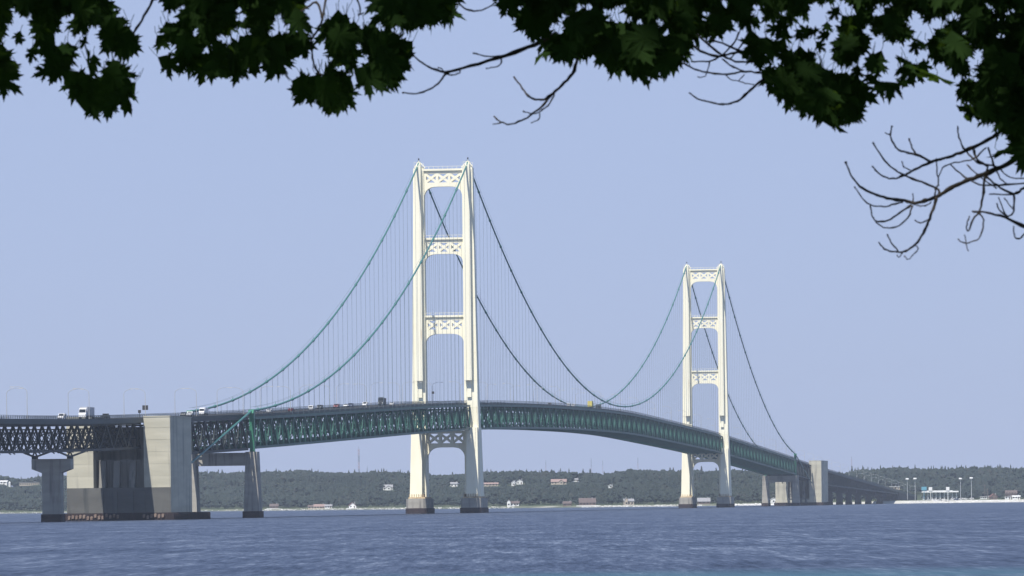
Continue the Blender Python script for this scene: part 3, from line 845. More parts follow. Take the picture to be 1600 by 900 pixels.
H(499,795.5,14,7,3.0,2.6,'wall_tan','roof_pink','shore house with pale red roof in the row of low cottages','x',dmax=60,nwin=4)
H(513,795,9,6,3.0,1.8,'white','roof_grey','white shore cottage, rightmost of the row of low cottages','x',dmax=60,nwin=3)
H(551,794.5,9,7,3.2,3.6,'white','roof_red','white shore cottage with steep red roof','y',dmax=60,nwin=2,deck_=True)
H(802,791.5,14,7,3.4,2.2,'white','roof_brown','white shore house with brown roof right of the near tower foot','x',wing=(-7,-3,2,4.4,2.0,'y'),dmax=60,nwin=4)
H(886,791,10,7,2.8,2.4,'wall_brown','roof_brown','low brown shore cabin left of the big brown-roofed lodge','x',dmax=60,nwin=2)
H(918,790.5,20,9,3.6,5.0,'wall_brown','roof_brown','large shore lodge with broad brown roof and white terrace','x',dmax=60,nwin=5,deck_=True)
H(983,789.5,12,8,4.4,2.6,'wall_tan','roof_grey','grey-roofed shore house left of the far tower','x',wing=(-5,-2,2,5.4,1.6,'y'),dmax=60,nwin=3)
H(1100,788,15,9,3.0,4.0,'wall_brown','roof_grey','dark shore house with grey hipped roof between the far tower legs','x',dmax=80,nwin=3)
H(1209,786,8,6,4.2,1.8,'white','white','small white building by the rocks left of the far anchor block','y',dmax=80,nwin=1)
H(46,757,30,9,4.6,.5,'wall_tan','roof_grey','long flat-roofed pale building on the hill at the left edge','flat',nwin=9,cat='building',name='long_building')
H(2,756,18,8,3.6,1.6,'white','white','white low building at the left edge of the picture','x',nwin=3,cat='building',name='low_building')
H(1553,783,9,7,3.2,3.6,'wall_brown','roof_red','small dark red house with steep roof right of the toll plaza','y',dmin=30,dmax=500,nwin=2)
H(1540,780,15,6,3.0,.6,'white','white','low white flat building between toll plaza and red house','flat',dmin=30,dmax=500,nwin=5,cat='building',name='low_building')
H(1580,777,16,8,5.0,4.0,'wall_brown','roof_brown','tall brown house with brown roof near the right edge','x',dmin=30,dmax=600,nwin=4,storeys=2)
H(1575,784,8,6,3.2,.5,'white','roof_grey','small white hut in front of the brown house at right','flat',dmin=30,dmax=300,nwin=2)
H(1588,784,10,6,3.2,1.2,'white','white','white cottage at the right edge beside a small hut','x',dmin=30,dmax=300,nwin=3)
# white silo on the left hill
p = find_on_hill(15, 757); t = MB(); t.tube([(0,0,-2),(0,0,6),(0,0,7)], [1.3,1.3,.4], 14); o = t.build('silo', M['white']); o.location = p
tag(o, 'slim white silo on the hill at the far left', 'silo'); clear.append((p.x, p.y, 4, p.z))

# toll plaza
pz = find_on_hill(1470, 784.5, 40, 420)
PD = pz.y
tp = empty('toll_plaza', (pz.x, pz.y, pz.z)); tag(tp, 'long white toll plaza canopy on columns with booths beyond the beach', 'toll plaza')
sc_ = PD/FPX
c_ = MB(); x0, x1 = (1441-1470)*sc_, (1498-1470)*sc_
c_.box(x0, x1, 0, 12, 7.6, 9.0); c_.box(x0+2, x1-6, 1, 11, 9.0, 9.5); c_.build('canopy', M['white'], tp)
for k in range(9):
    x = x0+2+(x1-x0-4)*k/8
    c_ = MB(); c_.box(x-.35,x+.35,3,3.7,-1,7.6); c_.build('column', M['white'], tp)
    if k % 1 == 0:
        c_ = MB(); c_.box(x-1.0,x+1.0,4,8,-1,3.0); c_.box(x-1.3,x+1.3,3.7,8.3,3.0,3.3)
        b_ = c_.build('toll_booth', M['white'], tp)
        g_ = MB(); g_.box(x-.8,x+.8,3.93,4.05,1.2,2.5); g_.build('window', M['glass'], b_)
for (px, hh, ww, mt, lb) in ((1444,13.5,5.2,'blue_sign','blue'),(1454,13,3.6,'white','white'),(1481,13,3.4,'white','white')):
    x = (px-1470)*sc_
    c_ = MB(); c_.box(x-ww/2,x+ww/2,-.6,-.2,hh-3.6,hh); c_.box(x-.2,x+.2,-.2,.2,-1,hh-1); o = c_.build('sign_panel', M[mt], tp)
clear.append((pz.x, pz.y, 36, pz.z))
for k, (px, w_, h_) in enumerate(((1447,4,2.6),(1459,6,3.4),(1469,3,2.2),(1484,7,3.8),(1493,5,2.8))):
    x = (px-1470)*sc_; c_ = MB(); c_.box(x-w_/2,x+w_/2,9,12.5,-1,h_); c_.box(x-w_/2-.2,x+w_/2+.2,8.8,12.7,h_,h_+.3); c_.build('office', M[('wall_tan','roof_grey','wall_brown')[k % 3]], tp)
# vehicles waiting at the plaza
def parked(px, col, kind, label, dy):
    t = car(kind if kind != 'suv' else 'car', col, label, kind if kind != 'suv' else 'car', 0, 0, 1, kind)
    X = (px-1470)*sc_+pz.x
    t.location = (X, pz.y-dy, terr(X, pz.y-dy)); t.rotation_euler = (0,0,R(80))
    t['group'] = 'vehicles around the toll plaza'
for i, (px, col, kind, lb, dy) in enumerate([
    (1449,SIL,'car','silver car at the left end of the toll plaza',12),(1457,WH,'van','white van left of centre before the toll plaza',14),(1461,WH,'car','white car beside a white van before the toll plaza',16),
    (1466,SIL,'suv','silver sport utility vehicle before the middle toll booths',14),(1473,WH,'pickup','white pickup before the middle toll booths',13),(1478,WH,'car','white car nearest the water before the toll plaza',22),
    (1487,WH,'van','white van under the right half of the canopy',12),(1492,BLU,'suv','navy sport utility vehicle right of a white van at the canopy',15),(1500,WH,'van','white van beyond the right end of the canopy',12),(1507,WH,'pickup','white pickup below the third tall light mast',13),(1516,WH,'van','white van at the foot of the rightmost tall light mast',13)]):
    parked(px, col, kind, lb, dy)
def mast_light(px, ytop, ybase, D, label):
    b0 = at(px, ybase, D); zt = at(px, ytop, D).z; z0 = terr(b0.x, D)
    t = empty('high_mast_light', (b0.x, D, z0)); tag(t, label, 'light mast', 'tall light masts around the toll plaza')
    m_ = MB(); m_.tube([(0,0,-1),(0,0,zt-z0)], [.30,.16], 8); m_.build('pole', M['pale_metal'], t)
    m_ = MB(); m_.tube([(0,0,zt-z0-.4),(0,0,zt-z0+.9)], [1.9,1.5], 12); m_.build('lamp_ring', M['white'], t)
mast_light(1418,748.5,782,PD+90,'tall light mast, leftmost of the four')
mast_light(1430,748,780,PD+30,'tall light mast just left of the toll plaza, second of four')
mast_light(1501,748,781,PD+20,'tall light mast behind the right end of the canopy, third of four')
mast_light(1518,747,783,PD-10,'tall light mast right of the toll plaza, rightmost of four')

# radio masts on the skyline
def radio(px, ytop, label, w=1.4, D=6600, red=True):
    b0 = at(px, 745, D); zt = at(px, ytop, D).z
    t = empty('radio_mast', (b0.x, D, terr(b0.x, D)-1)); z0 = t.location.z
    tag(t, label, 'mast')
    H_ = zt-z0; m_ = MB(); r_ = MB(); n = max(6, int(H_/4)); hw = w/2
    for k in range(n):
        za, zb = H_*k/n, H_*(k+1)/n
        tgt = r_ if (k//2) % 2 else m_
        for cx, cy in ((-hw,-hw),(hw,-hw),(hw,hw),(-hw,hw)): tgt.bar((cx,cy,za),(cx,cy,zb),.16*w,.16*w)
        tgt.bar((-hw,-hw,za),(hw,-hw,zb),.12*w,.12*w); tgt.bar((hw,hw,za),(-hw,hw,zb),.12*w,.12*w)
        tgt.bar((-hw,hw,za),(-hw,-hw,zb),.12*w,.12*w); tgt.bar((hw,-hw,za),(hw,hw,zb),.12*w,.12*w)
    m_.bar((0,0,H_),(0,0,H_+2.5),.25)
    m_.build('lattice', M['steel_dark'], t)
    r_.build('lattice', paint('red_mast_paint',(.3,.16,.15)), t)
    return t
radio(561,701,'tall lattice radio mast rising above the forest left of the near tower',1.6)
radio(574,731,'short antenna right of the tall radio mast',.8)
radio(853,722,'thin mast on the skyline right of the near tower, leftmost of four thin masts',.6)
radio(924,719,'thin mast on the skyline below mid-span, second of four thin masts',.6)
radio(942,723,'thin mast, third of four thin masts, just right of the second',.5)
radio(997,718,'thin mast, fourth of four thin masts, left of the far tower',.6)
radio(1331,717,'thin mast beside a tall conifer right of the far anchor block',.7)
# utility poles near the plaza
for px, yt, lb in ((1539,757,'utility pole right of the toll plaza, left one of two'),(1543,763,'utility pole right of the toll plaza, right one of two')):
    b0 = at(px, 780, PD+60); t = MB(); H_ = at(px, yt, PD+60).z-3; t.tube([(0,0,-1),(0,0,H_)], [.28,.2], 6); t.box(-1.3,1.3,-.1,.1,H_-1.4,H_-1.15)
    o = t.build('utility_pole', M['wall_brown']); o.location = (b0.x, PD+60, 3.2); tag(o, lb, 'utility pole')
# white roof line beyond the bridge lamps
H(1392,765.5,26,8,4.0,.6,'wall_tan','white','long white roof behind the lamps of the descending roadway','flat',dmin=200,dmax=700,nwin=6,cat='building',name='long_building')

# --- shoreline boulders
rk = MB(); rr = random.Random(21)
def boulder(x, y, z, r):
    pts = []; 
    for (a, b_, c_) in ((1,0,0),(-1,0,0),(0,1,0),(0,-1,0),(0,0,1),(0,0,-1)):
        k = r*rr.uniform(.7,1.3); pts.append((x+a*k, y+b_*k, z+c_*k*.6))
    rk.add(pts, [(0,2,4),(2,1,4),(1,3,4),(3,0,4),(2,0,5),(1,2,5),(3,1,5),(0,3,5)])
for k in range(2600):
    px = rr.choice([rr.uniform(1120,1240), rr.uniform(1420,1640), rr.uniform(900,1080), rr.uniform(380,800)]) if rr.random() < .93 else rr.uniform(-100,400)
    X = (px-800)/FPX*5350; d = rr.uniform(1, 24)
    Y = y_shore(X)+d
    boulder(X, Y, terr(X, Y)+.1, rr.uniform(.35, 1.25 if px > 1100 else .8))
tag(rk.build('shore_boulders', M['rock']), 'pale boulders and rubble strewn along the far beach', 'boulders', kind='stuff')

# ------------------------------------------------------------------ forest
def blob_proto(seed, conifer):
    r_ = random.Random(seed); vs = []; fs = []
    def clump(cx, cy, cz, rad, hz):
        n = len(vs); A = 5
        vs.append((cx, cy, cz+hz)); 
        for ring, (zz, rr_) in enumerate(((.45,.8),(-.2,1.0))):
            for k in range(A):
                an = 2*math.pi*(k+ring*.5)/A+r_.random()*.4; q = rad*rr_*r_.uniform(.75,1.2)
                vs.append((cx+q*math.cos(an), cy+q*math.sin(an), cz+hz*zz*r_.uniform(.7,1.3)))
        vs.append((cx, cy, cz-hz*.7))
        for k in range(A):
            k2 = (k+1) % A
            fs.append((n, n+1+k, n+1+k2)); fs.append((n+1+k, n+1+A+k, n+1+k2)); fs.append((n+1+k2, n+1+A+k, n+1+A+k2)); fs.append((n+1+2*A, n+1+A+k2, n+1+A+k))
    if conifer:
        H_ = 1.0
        for k in range(5):
            z = .18+.17*k; rad = .24*(1-k/5.6)
            n = len(vs); A = 7
            vs.append((r_.uniform(-.01,.01), 0, z+.24))
            for j in range(A):
                an = 2*math.pi*j/A+k; q = rad*r_.uniform(.65,1.25); vs.append((q*math.cos(an), q*math.sin(an), z+r_.uniform(-.03,.03)))
            for j in range(A): fs.append((n, n+1+j, n+1+(j+1) % A))
    else:
        clump(0,0,.55,.30,.40)
        for k in range(5):
            an = 2*math.pi*k/5+r_.random(); q = r_.uniform(.16,.30)
            clump(q*math.cos(an), q*math.sin(an), r_.uniform(.35,.78), r_.uniform(.14,.24), r_.uniform(.14,.22))
    # trunk
    n = len(vs)
    for z, q in ((-.25,.02),(.4,.015)):
        for j in range(3): vs.append((q*math.cos(j*2.1), q*math.sin(j*2.1), z))
    for j in range(3): fs.append((n+j, n+(j+1) % 3, n+3+(j+1) % 3)); fs.append((n+j, n+3+(j+1) % 3, n+3+j))
    return np.array(vs, dtype=np.float32), np.array(fs, dtype=np.int32)
protos = [blob_proto(i, False) for i in range(5)]+[blob_proto(10+i, True) for i in range(3)]
AV = []; AF = []; off = 0
def plant(X, Y, z, h, w, k, rot):
    global off
    v, f = protos[k]
    c, s = math.cos(rot), math.sin(rot)
    q = np.empty_like(v); q[:,0] = (v[:,0]*c-v[:,1]*s)*w+X; q[:,1] = (v[:,0]*s+v[:,1]*c)*w+Y; q[:,2] = v[:,2]*h+z
    AV.append(q); AF.append(f+off); off += len(v)
clr = np.array(clear)
nt_ = 0
def hcap(X, Y):
    dx = np.abs(clr[:,0]*Y/clr[:,1]-X); m_ = (dx < clr[:,2]+2) & (clr[:,1] > Y)
    if not np.any(m_): return 99
    q = clr[m_]; zl = EYE+(q[:,3]+.3-EYE)*Y/q[:,1]
    return float(zl.min())-terr(X, Y)
def blocked(X, Y):
    dx = np.abs(clr[:,0]-X); dy = clr[:,1]-Y
    return bool(np.any((dx < clr[:,2]+1) & (dy > -14) & (dy < 12)))
tries = 0
while nt_ < 17000 and tries < 80000:
    tries += 1
    if nt_ < 15500: X = rnd.uniform(-720, 760)
    else: X = rnd.choice([rnd.uniform(-1700,-720), rnd.uniform(760,1700)])
    d0 = 48 if X < 260 else float(np.interp(X, [260,400,480,760,1700], [60,170,330,200,150]))
    d = d0+(rnd.random()**1.15)*(1000-d0) if rnd.random() < .9 else RB+rnd.uniform(-60,60)
    Y = y_shore(X)+d
    # keep the roadway clear
    if blocked(X, Y): continue
    s_ = (X-X1)*math.sin(TH)+(Y-D1)*math.cos(TH); u_ = (X-X1)*math.cos(TH)-(Y-D1)*math.sin(TH)
    if abs(u_) < 16 and s_ < 3400: continue
    con = noise.noise(Vector((X*.008, Y*.008, 7)))+rnd.uniform(-.4,.4) > (.12 if d < RB-140 else .45)
    h = rnd.uniform(7.5, 12) if not con else rnd.uniform(8, 13.5)
    if d > RB-120: h = h*1.1
    if d < d0+25: h *= .72
    hc = hcap(X, Y)
    if hc < 1.5: continue
    h = min(h, hc)
    w = h*rnd.uniform(.85, 1.25) if not con else h*rnd.uniform(.75, 1.0)
    plant(X, Y, terr(X, Y)-.3, h, w, rnd.randrange(5) if not con else 5+rnd.randrange(3), rnd.random()*6.28)
    nt_ += 1
def mesh_np(name, V, F, mat):
    me = bpy.data.meshes.new(name)
    V = np.concatenate(V); F = np.concatenate(F)
    me.vertices.add(len(V)); me.vertices.foreach_set('co', V.astype(np.float32).ravel())
    me.loops.add(F.size); me.loops.foreach_set('vertex_index', F.astype(np.int32).ravel())
    me.polygons.add(len(F)); me.polygons.foreach_set('loop_start', np.arange(0, F.size, 3, dtype=np.int32))
    me.update(calc_edges=True); me.materials.append(mat)
    return me
tag(link('forest', mesh_np('forest', AV, AF, M['forest'])), 'dense mixed green forest covering the far hillside', 'forest', kind='stuff')
# tall conifers that stand out on the skyline, each a tree of its own
def tall_pine(px, ytop, hgt, label, D=None):
    ytop += 1.5
    a, _ = ray(px, ytop); Y = y_shore(a*6300)+RB-20; X = a*Y; zt = at(px, ytop, Y).z; zg = terr(X, Y)
    h = max(8, zt-zg); r_ = random.Random(int(px))
    t = empty('conifer_tree', (X, Y, zg)); tag(t, label, 'tree', 'tall conifers on the skyline')
    m_ = MB(); m_.tube([(0,0,-1),(0,0,h*.95)], [.35,.08], 6); m_.build('trunk', M['bark'], t)
    c_ = MB()
    for k in range(11):
        z = h*(.25+.068*k); rad = h*.21*(1-k/13.5)
        n = 9; vs = [(0,0,z+h*.11)]
        for j in range(n):
            an = 2*math.pi*j/n+k*.7; q = rad*r_.uniform(.45,1.3); vs.append((q*math.cos(an), q*math.sin(an), z+r_.uniform(-.5,.4)))
        c_.add(vs, [(0, 1+j, 1+(j+1) % n) for j in range(n)])
    c_.build('crown', M['forest'], t)
for px, yt, lb in ((545,733,'leftmost of a pair of tall conifers below the radio mast'),(554,732,'right of a pair of tall conifers below the radio mast'),(616,735,'lone skyline conifer above the white house'),
                   (637,734,'skyline conifer just left of the near tower'),(707,736,'skyline conifer framed by the near tower legs'),(846,731,'slim skyline conifer right of the near tower'),(862,732,'slim skyline conifer above the large pink-roofed house'),
                   (911,731,'bushy skyline conifer, left of a close pair below mid-span'),(922,731,'bushy skyline conifer, right of a close pair below mid-span'),(1047,729,'slim conifer left of the far tower, left of a pair'),(1052,729,'slim conifer left of the far tower, right of a pair'),
                   (1096,727,'tall conifer framed by the far tower legs'),(1119,729,'tall conifer beside the right leg of the far tower'),(1331,727,'tallest conifer right of the far anchor block'),(1376,728,'skyline conifer above the descending roadway'),
                   (1405,726,'pointed skyline conifer above the tall light masts'),(1477,727,'skyline conifer, left of a close pair above the toll plaza'),(1482,728,'skyline conifer, right of a close pair above the toll plaza'),(1523,726,'skyline conifer above the rightmost tall light mast'),(1562,727,'skyline conifer nearest the right edge')):
    tall_pine(px, yt, 18, lb)

# ------------------------------------------------------------------ the tree the picture is taken from under
tree = empty('maple_tree', (9.2, 18.0, 2.7)); tag(tree, 'dark leafy maple overhanging the top of the picture, with bare drooping twigs', 'tree')
T0 = Vector((9.2, 18.0, 2.7))
def loc(v): return Vector(v)-T0
tk = MB(); tk.tube([loc((9.2,18,2.3)), loc((9.2,18,3.2)), loc((9.1,17.9,5.5)), loc((8.6,17.5,8.5)), loc((7.9,16.9,12.5))], [.55,.42,.36,.28,.12], 14)
tk.build('trunk', M['bark'], tree, True)
lb = MB()
def limb(pts, r0, r1):
    n = len(pts); lb.tube([loc(p) for p in pts], [r0+(r1-r0)*i/(n-1) for i in range(n)], 8)
limb([(9.1,17.9,5.6),(7.4,17.2,6.3),(5.2,16.4,6.7),(3.4,15.8,6.5),(2.3,15.2,6.30),(1.3,14.9,6.12),(.6,14.8,6.14),(.05,14.7,6.06),(-.3,14.6,5.98)], .13, .014)
limb([(9.05,17.85,6.4),(6.4,16.6,7.1),(3.2,15.6,6.95),(1.5,14.6,6.75),(0,13.8,6.6),(-1.5,13.5,6.55),(-2.6,13.4,6.5)], .14, .03)
limb([(8.8,17.7,7.4),(5.4,15.8,8.4),(2.2,14.4,8.9),(-.5,12.4,9.4),(-2.8,11,9.8)], .15, .04)
limb([(8.6,17.5,8.5),(7.4,13,9.6),(6.2,9,10)], .15, .04)
limb([(8.7,17.6,8.0),(10.2,19,9.4),(11.5,21,10)], .15, .04)
limb([(8.5,17.4,9),(4.8,18.5,10.3),(1,21.5,11)], .14, .04)
limb([(1.3,14.9,6.12),(1.42,14.7,5.92),(1.30,14.6,5.78)], .03, .01)
lb.build('limb', M['bark'], tree, True)
TW = {
 'left': (14.6, [([(242,-6),(225,25),(210,50),(195,66),(170,80)],5,2.5)]),
 'centre': (14.3, [([(510,-8),(503,30),(495,50),(487,63),(488,90),(494,108),(500,116),(512,116)],4,2.5),([(503,28),(495,4),(470,18),(455,30)],4,3)]),
 'second': (14.3, [([(558,-5),(563,18),(560,24),(568,20)],3,1.8)]), 'third': (14.3, [([(574,-5),(595,17)],4,2.5)]), 'fourth': (14.3, [([(712,-5),(722,10),(740,17),(758,14),(775,3)],3,2.2)]),
 'middle': (14.4, [([(870,52),(835,70),(790,87),(735,103),(697,114)],8,4),([(697,114),(680,109),(660,98),(642,84)],4,2.2),([(697,114),(688,127),(672,139),(650,146),(629,145)],3.6,2),([(790,87),(765,88),(739,83)],3,1.8),([(782,90),(784,97),(776,104),(759,107)],3,1.6),([(697,114),(706,117),(718,114),(718,109)],3,1.8),([(697,114),(690,108),(684,105)],2.5,1.5)]),
 'drooping': (14.9, [([(906,60),(903,90),(894,115),(878,133),(860,149),(846,156),(828,152),(816,138),(803,120)],6,2.4),([(862,148),(850,163),(832,178),(815,188),(797,194),(782,190),(772,182)],4,2),([(784,191),(770,194)],2.2,1.4),([(866,147),(858,162),(845,174),(832,178),(818,174)],3,1.6),([(843,176),(842,186),(830,192)],2.2,1.4)]),
 'tangle': (14.5, [([(1080,70),(1100,82),(1125,88),(1150,82),(1190,78)],4,4),([(1085,52),(1120,80),(1150,96),(1190,96)],3.5,3),([(1068,98),(1083,107),(1105,113),(1130,116),(1165,112),(1190,114)],2.6,3.4),([(1195,122),(1178,136),(1160,152),(1145,161),(1128,163),(1105,159),(1090,154),(1077,145)],4.5,2.2),([(1128,92),(1145,104),(1165,113)],2.6,2.6),([(1110,94),(1105,113),(1100,120),(1090,120)],2.2,1.4),([(1080,96),(1105,96),(1122,90),(1145,70),(1155,50)],2.6,3),([(1112,62),(1150,76),(1190,92)],3,3),([(1132,115),(1142,124),(1153,126),(1163,116)],2,1.4),([(1155,127),(1168,131),(1178,132)],2,1.4),([(1165,60),(1150,82),(1140,92)],3,2.4)]),
}
Z5 = [([(1240,215),(1100,285),(960,350),(860,385),(770,430),(700,470),(640,495),(560,515),(500,500),(400,488),(320,460),(240,415),(190,355),(155,275)],9,2.4),
 ([(490,508),(440,522),(380,535),(300,525),(240,470),(207,420)],3,1.8),([(300,525),(310,590),(335,620),(400,620),(470,575),(540,525)],2.2,3.2),([(330,625),(380,658),(450,655),(520,600),(545,530)],2,2.8),
 ([(570,530),(620,530),(655,508)],2,2),([(552,515),(548,460)],2.2,1.4),
 ([(1050,110),(970,155),(850,210),(760,245),(650,275),(560,320),(500,352),(430,372),(360,350),(310,300)],6.5,2),
 ([(650,272),(570,230),(480,210),(440,175),(418,120),(428,62)],4.2,2.2),([(415,115),(385,103)],2,1.4),([(570,232),(545,190),(527,135)],3,2),([(545,325),(500,305),(482,270)],2.2,1.6),
 ([(705,462),(690,430),(600,390),(500,352),(430,310),(370,250),(315,160)],4,2.2),([(676,470),(682,430),(700,400),(690,330),(688,255)],3,2),([(700,360),(740,295),(850,270),(905,255),(980,190)],2,2.6),
 ([(688,480),(660,570),(635,640),(600,710),(550,770),(490,798),(430,798),(380,780),(350,745)],5,2),([(460,795),(420,740),(400,700)],2.6,2),([(640,610),(590,630),(560,615)],2.4,1.6),([(490,800),(470,830),(455,820)],2,1.4),([(560,760),(578,780),(560,810),(520,845),(500,825)],2,1.4),
 ([(970,350),(962,450),(940,560),(900,610),(872,680),(865,640),(880,590)],4.6,1.8),([(935,575),(960,600),(962,640),(940,720),(880,745),(840,745),(812,725)],3,1.8),([(860,748),(850,700)],1.8,1.4),([(855,748),(875,795)],1.8,1.4),
 ([(895,563),(990,572),(1090,600),(1260,680)],3,5.5),([(1260,400),(1200,425),(1140,460),(1040,410),(980,360)],5,3),([(995,463),(1140,463)],2.2,3),([(1140,465),(1140,560),(1105,590),(1060,560),(1040,515)],3.4,2),([(1140,560),(1110,520),(1085,485)],2,1.6),
 ([(770,290),(850,360),(940,405),(1040,410),(1260,395)],2.2,3),([(865,290),(930,350),(1040,430)],2,2.4),([(810,65),(820,130),(860,210),(930,280),(990,290),(1080,300),(1200,230)],2.6,3),
 ([(990,190),(1020,280),(1060,370),(1110,410)],3.4,2),([(1060,310),(1120,365),(1260,368)],2,2),([(1140,650),(1145,710),(1170,725),(1200,700),(1260,640)],2.2,3),([(1050,480),(1080,560),(1100,590)],2,2),([(905,200),(925,260),(985,300),(970,350)],4,3)]
TW['spray'] = (14.8, [([(1280+.2667*x, 180+.2667*y) for x, y in p_], a, b_) for p_, a, b_ in Z5])
def smooth_poly(P_, k=4):
    out = []
    n = len(P_)
    for i in range(n-1):
        p0 = P_[max(i-1,0)]; p1 = P_[i]; p2 = P_[i+1]; p3 = P_[min(i+2,n-1)]
        for j in range(k):
            t = j/k
            out.append(tuple(.5*((2*p1[c])+(-p0[c]+p2[c])*t+(2*p0[c]-5*p1[c]+4*p2[c]-p3[c])*t*t+(-p0[c]+3*p1[c]-3*p2[c]+p3[c])*t**3) for c in (0,1)))
    out.append(P_[-1]); return out
for key, (D, lst) in TW.items():
    m_ = MB()
    for q, (P_, w0, w1) in enumerate(lst):
        S = smooth_poly(P_, 4); n = len(S)
        ph = rnd.random()*6; amp = .10
        pts = []; rads = []
        for i, (x, y) in enumerate(S):
            dd = D+amp*math.sin(x*.017+y*.011)
            pts.append(loc(at(x+(rnd.uniform(-.8,.8) if 0 < i < n-1 else 0), y+(rnd.uniform(-.8,.8) if 0 < i < n-1 else 0), dd)))
            t = i/(n-1); wob = 1+.12*math.sin(i*2.3+q)+(.35 if (i*7+q*3) % 9 == 4 else 0)
            rads.append((w0+(w1-w0)*t)*.5*wob*dd/FPX)
        rads[-1] *= 1.5 if w1 < w0 else 1
        m_.tube(pts, rads, 6)
    m_.build('bare_twig', M['bark'], tree, True)

# leaves
outline = []
def pol(a, r): outline.append((math.sin(a)*r*.98, .36+math.cos(a)*r))
LOB = [(0,.68),(.86,.60),(1.72,.46)]
def lobe(a, l):
    for da, k in ((-.36,.56),(-.29,.50),(-.27,.78),(-.13,.70),(0,1.0),(.13,.70),(.27,.78),(.29,.50),(.36,.56)): pol(a+da*(1 if l > .5 else .8), l*k)
pol(-math.pi, .36)
for i, (a_, l_) in enumerate([(-1.72,.46),(-.86,.60),(0,.68),(.86,.60),(1.72,.46)]):
    if i: pol(a_-.43, .21)
    lobe(a_, l_)
LV = np.array([(0,.36)]+outline, dtype=np.float32); nL = len(outline)
LF = np.array([(0, 1+i, 1+(i+1) % nL) for i in range(nL)], dtype=np.int32)
FV = []; FF = []; foff = 0
def leaf(pos, dirv, nrm, size, curl):
    global foff
    y = Vector(dirv).normalized(); x = y.cross(Vector(nrm)).normalized(); z = x.cross(y)
    P2 = LV.copy(); lx = P2[:,0]*.98; ly = P2[:,1]
    lz = curl*(-lx*lx*1.6-(ly-.3)**2*.5)+.06*np.sin(ly*9+lx*7)
    q = (np.outer(lx, np.array(x))+np.outer(ly, np.array(y))+np.outer(lz, np.array(z)))*size+np.array(pos)
    FV.append(q.astype(np.float32)); FF.append(LF+foff); foff += len(LV)
def petiole(pos, dirv, size):
    global foff
    a = Vector(pos)+dirv*size*.05; b1 = a-dirv*size*.18+Vector((0,0,size*.05)); b2 = b1-dirv*size*.1+Vector((rnd.uniform(-.1,.1)*size,0,size*.14))
    r = .0011; vs = []
    for q_ in (a, b1, b2):
        for an in (0, 2.1, 4.2): vs.append((q_.x+r*math.cos(an), q_.y+r*math.sin(an), q_.z))
    fs = []
    for i in (0, 3):
        for j in range(3):
            j2 = (j+1) % 3; fs += [(i+j, i+j2, i+3+j2), (i+j, i+3+j2, i+3+j)]
    FV.append(np.array(vs, dtype=np.float32)); FF.append(np.array(fs, dtype=np.int32)+foff); foff += 9
HO = []
for r_, lst_ in ((3.2, [(18,15),(24,23),(24,44),(42,75),(38,126),(115,67),(150,48),(137,87),(118,97),(285,10),(305,50),(380,28),(372,15),(323,79),(438,37),(445,45),(425,53),(407,102),(595,45),(615,46),(648,52),(565,40),(905,11),(920,10),(972,8),(862,48),(1000,35),(1030,34),(1040,53),(1192,38),(1180,22),(1133,2),(1392,7),(1237,48),(1242,40),(1262,34),(1268,66),(1295,78),(1318,104),(1326,112),(1365,65),(1508,52),(1563,56),(1541,4),(1546,9),(1397,117),(1354,118),(1517,91),(1531,80),(1531,95),(1445,85),(1519,121),(1498,120),(1502,160),(1550,196),(880,25),(812,12),(1100,20),(1345,90),(1580,20),(1150,40),(1225,20)]),
                 (5.6, [(45,30),(10,65),(43,60),(28,85),(65,90),(38,103),(106,30),(100,50),(145,68),(170,88),(270,28),(345,58),(357,64),(385,50),(270,72),(435,25),(468,90),(562,71),(550,25),(634,52),(570,93),(948,20),(970,28),(867,45),(1090,66),(1185,12),(1270,18),(1325,13),(1310,3),(1372,10),(1371,20),(1430,21),(1282,34),(1304,38),(1308,47),(1236,72),(1262,72),(1214,97),(1282,94),(1354,46),(1375,60),(1385,76),(1425,38),(1437,42),(1451,55),(1463,40),(1465,30),(1415,85),(1430,90),(1394,105),(1471,105),(1532,213),(1568,215)]),
                 (10.5, [(150,113),(1280,8),(1303,105),(1408,70),(1490,25)])):
    for (hx_, hy_) in lst_:
        HO += [(hx_, hy_)]+[(hx_+r_*math.cos(k*1.2566+hx_), hy_+r_*.75*math.sin(k*1.2566+hx_)) for k in range(5)]
def covers(x, y, ang, lw, ll):      # does a leaf hanging at x, y hide one of the gaps in the foliage?
    sa, ca = math.sin(ang), math.cos(ang)
    for hx_, hy_ in HO:
        dx, dy = hx_-x, hy_-y
        if abs(dx) > lw*1.3 or abs(dy) > lw*1.3: continue
        if inside(outline, (dx*ca-dy*sa)/lw, (dx*sa+dy*ca)/ll): return True
    return False
def inside(poly, x, y):
    c = False; n = len(poly); j = n-1
    for i in range(n):
        xi, yi = poly[i]; xj, yj = poly[j]
        if (yi > y) != (yj > y) and x < (xj-xi)*(y-yi)/(yj-yi)+xi: c = not c
        j = i
    return c
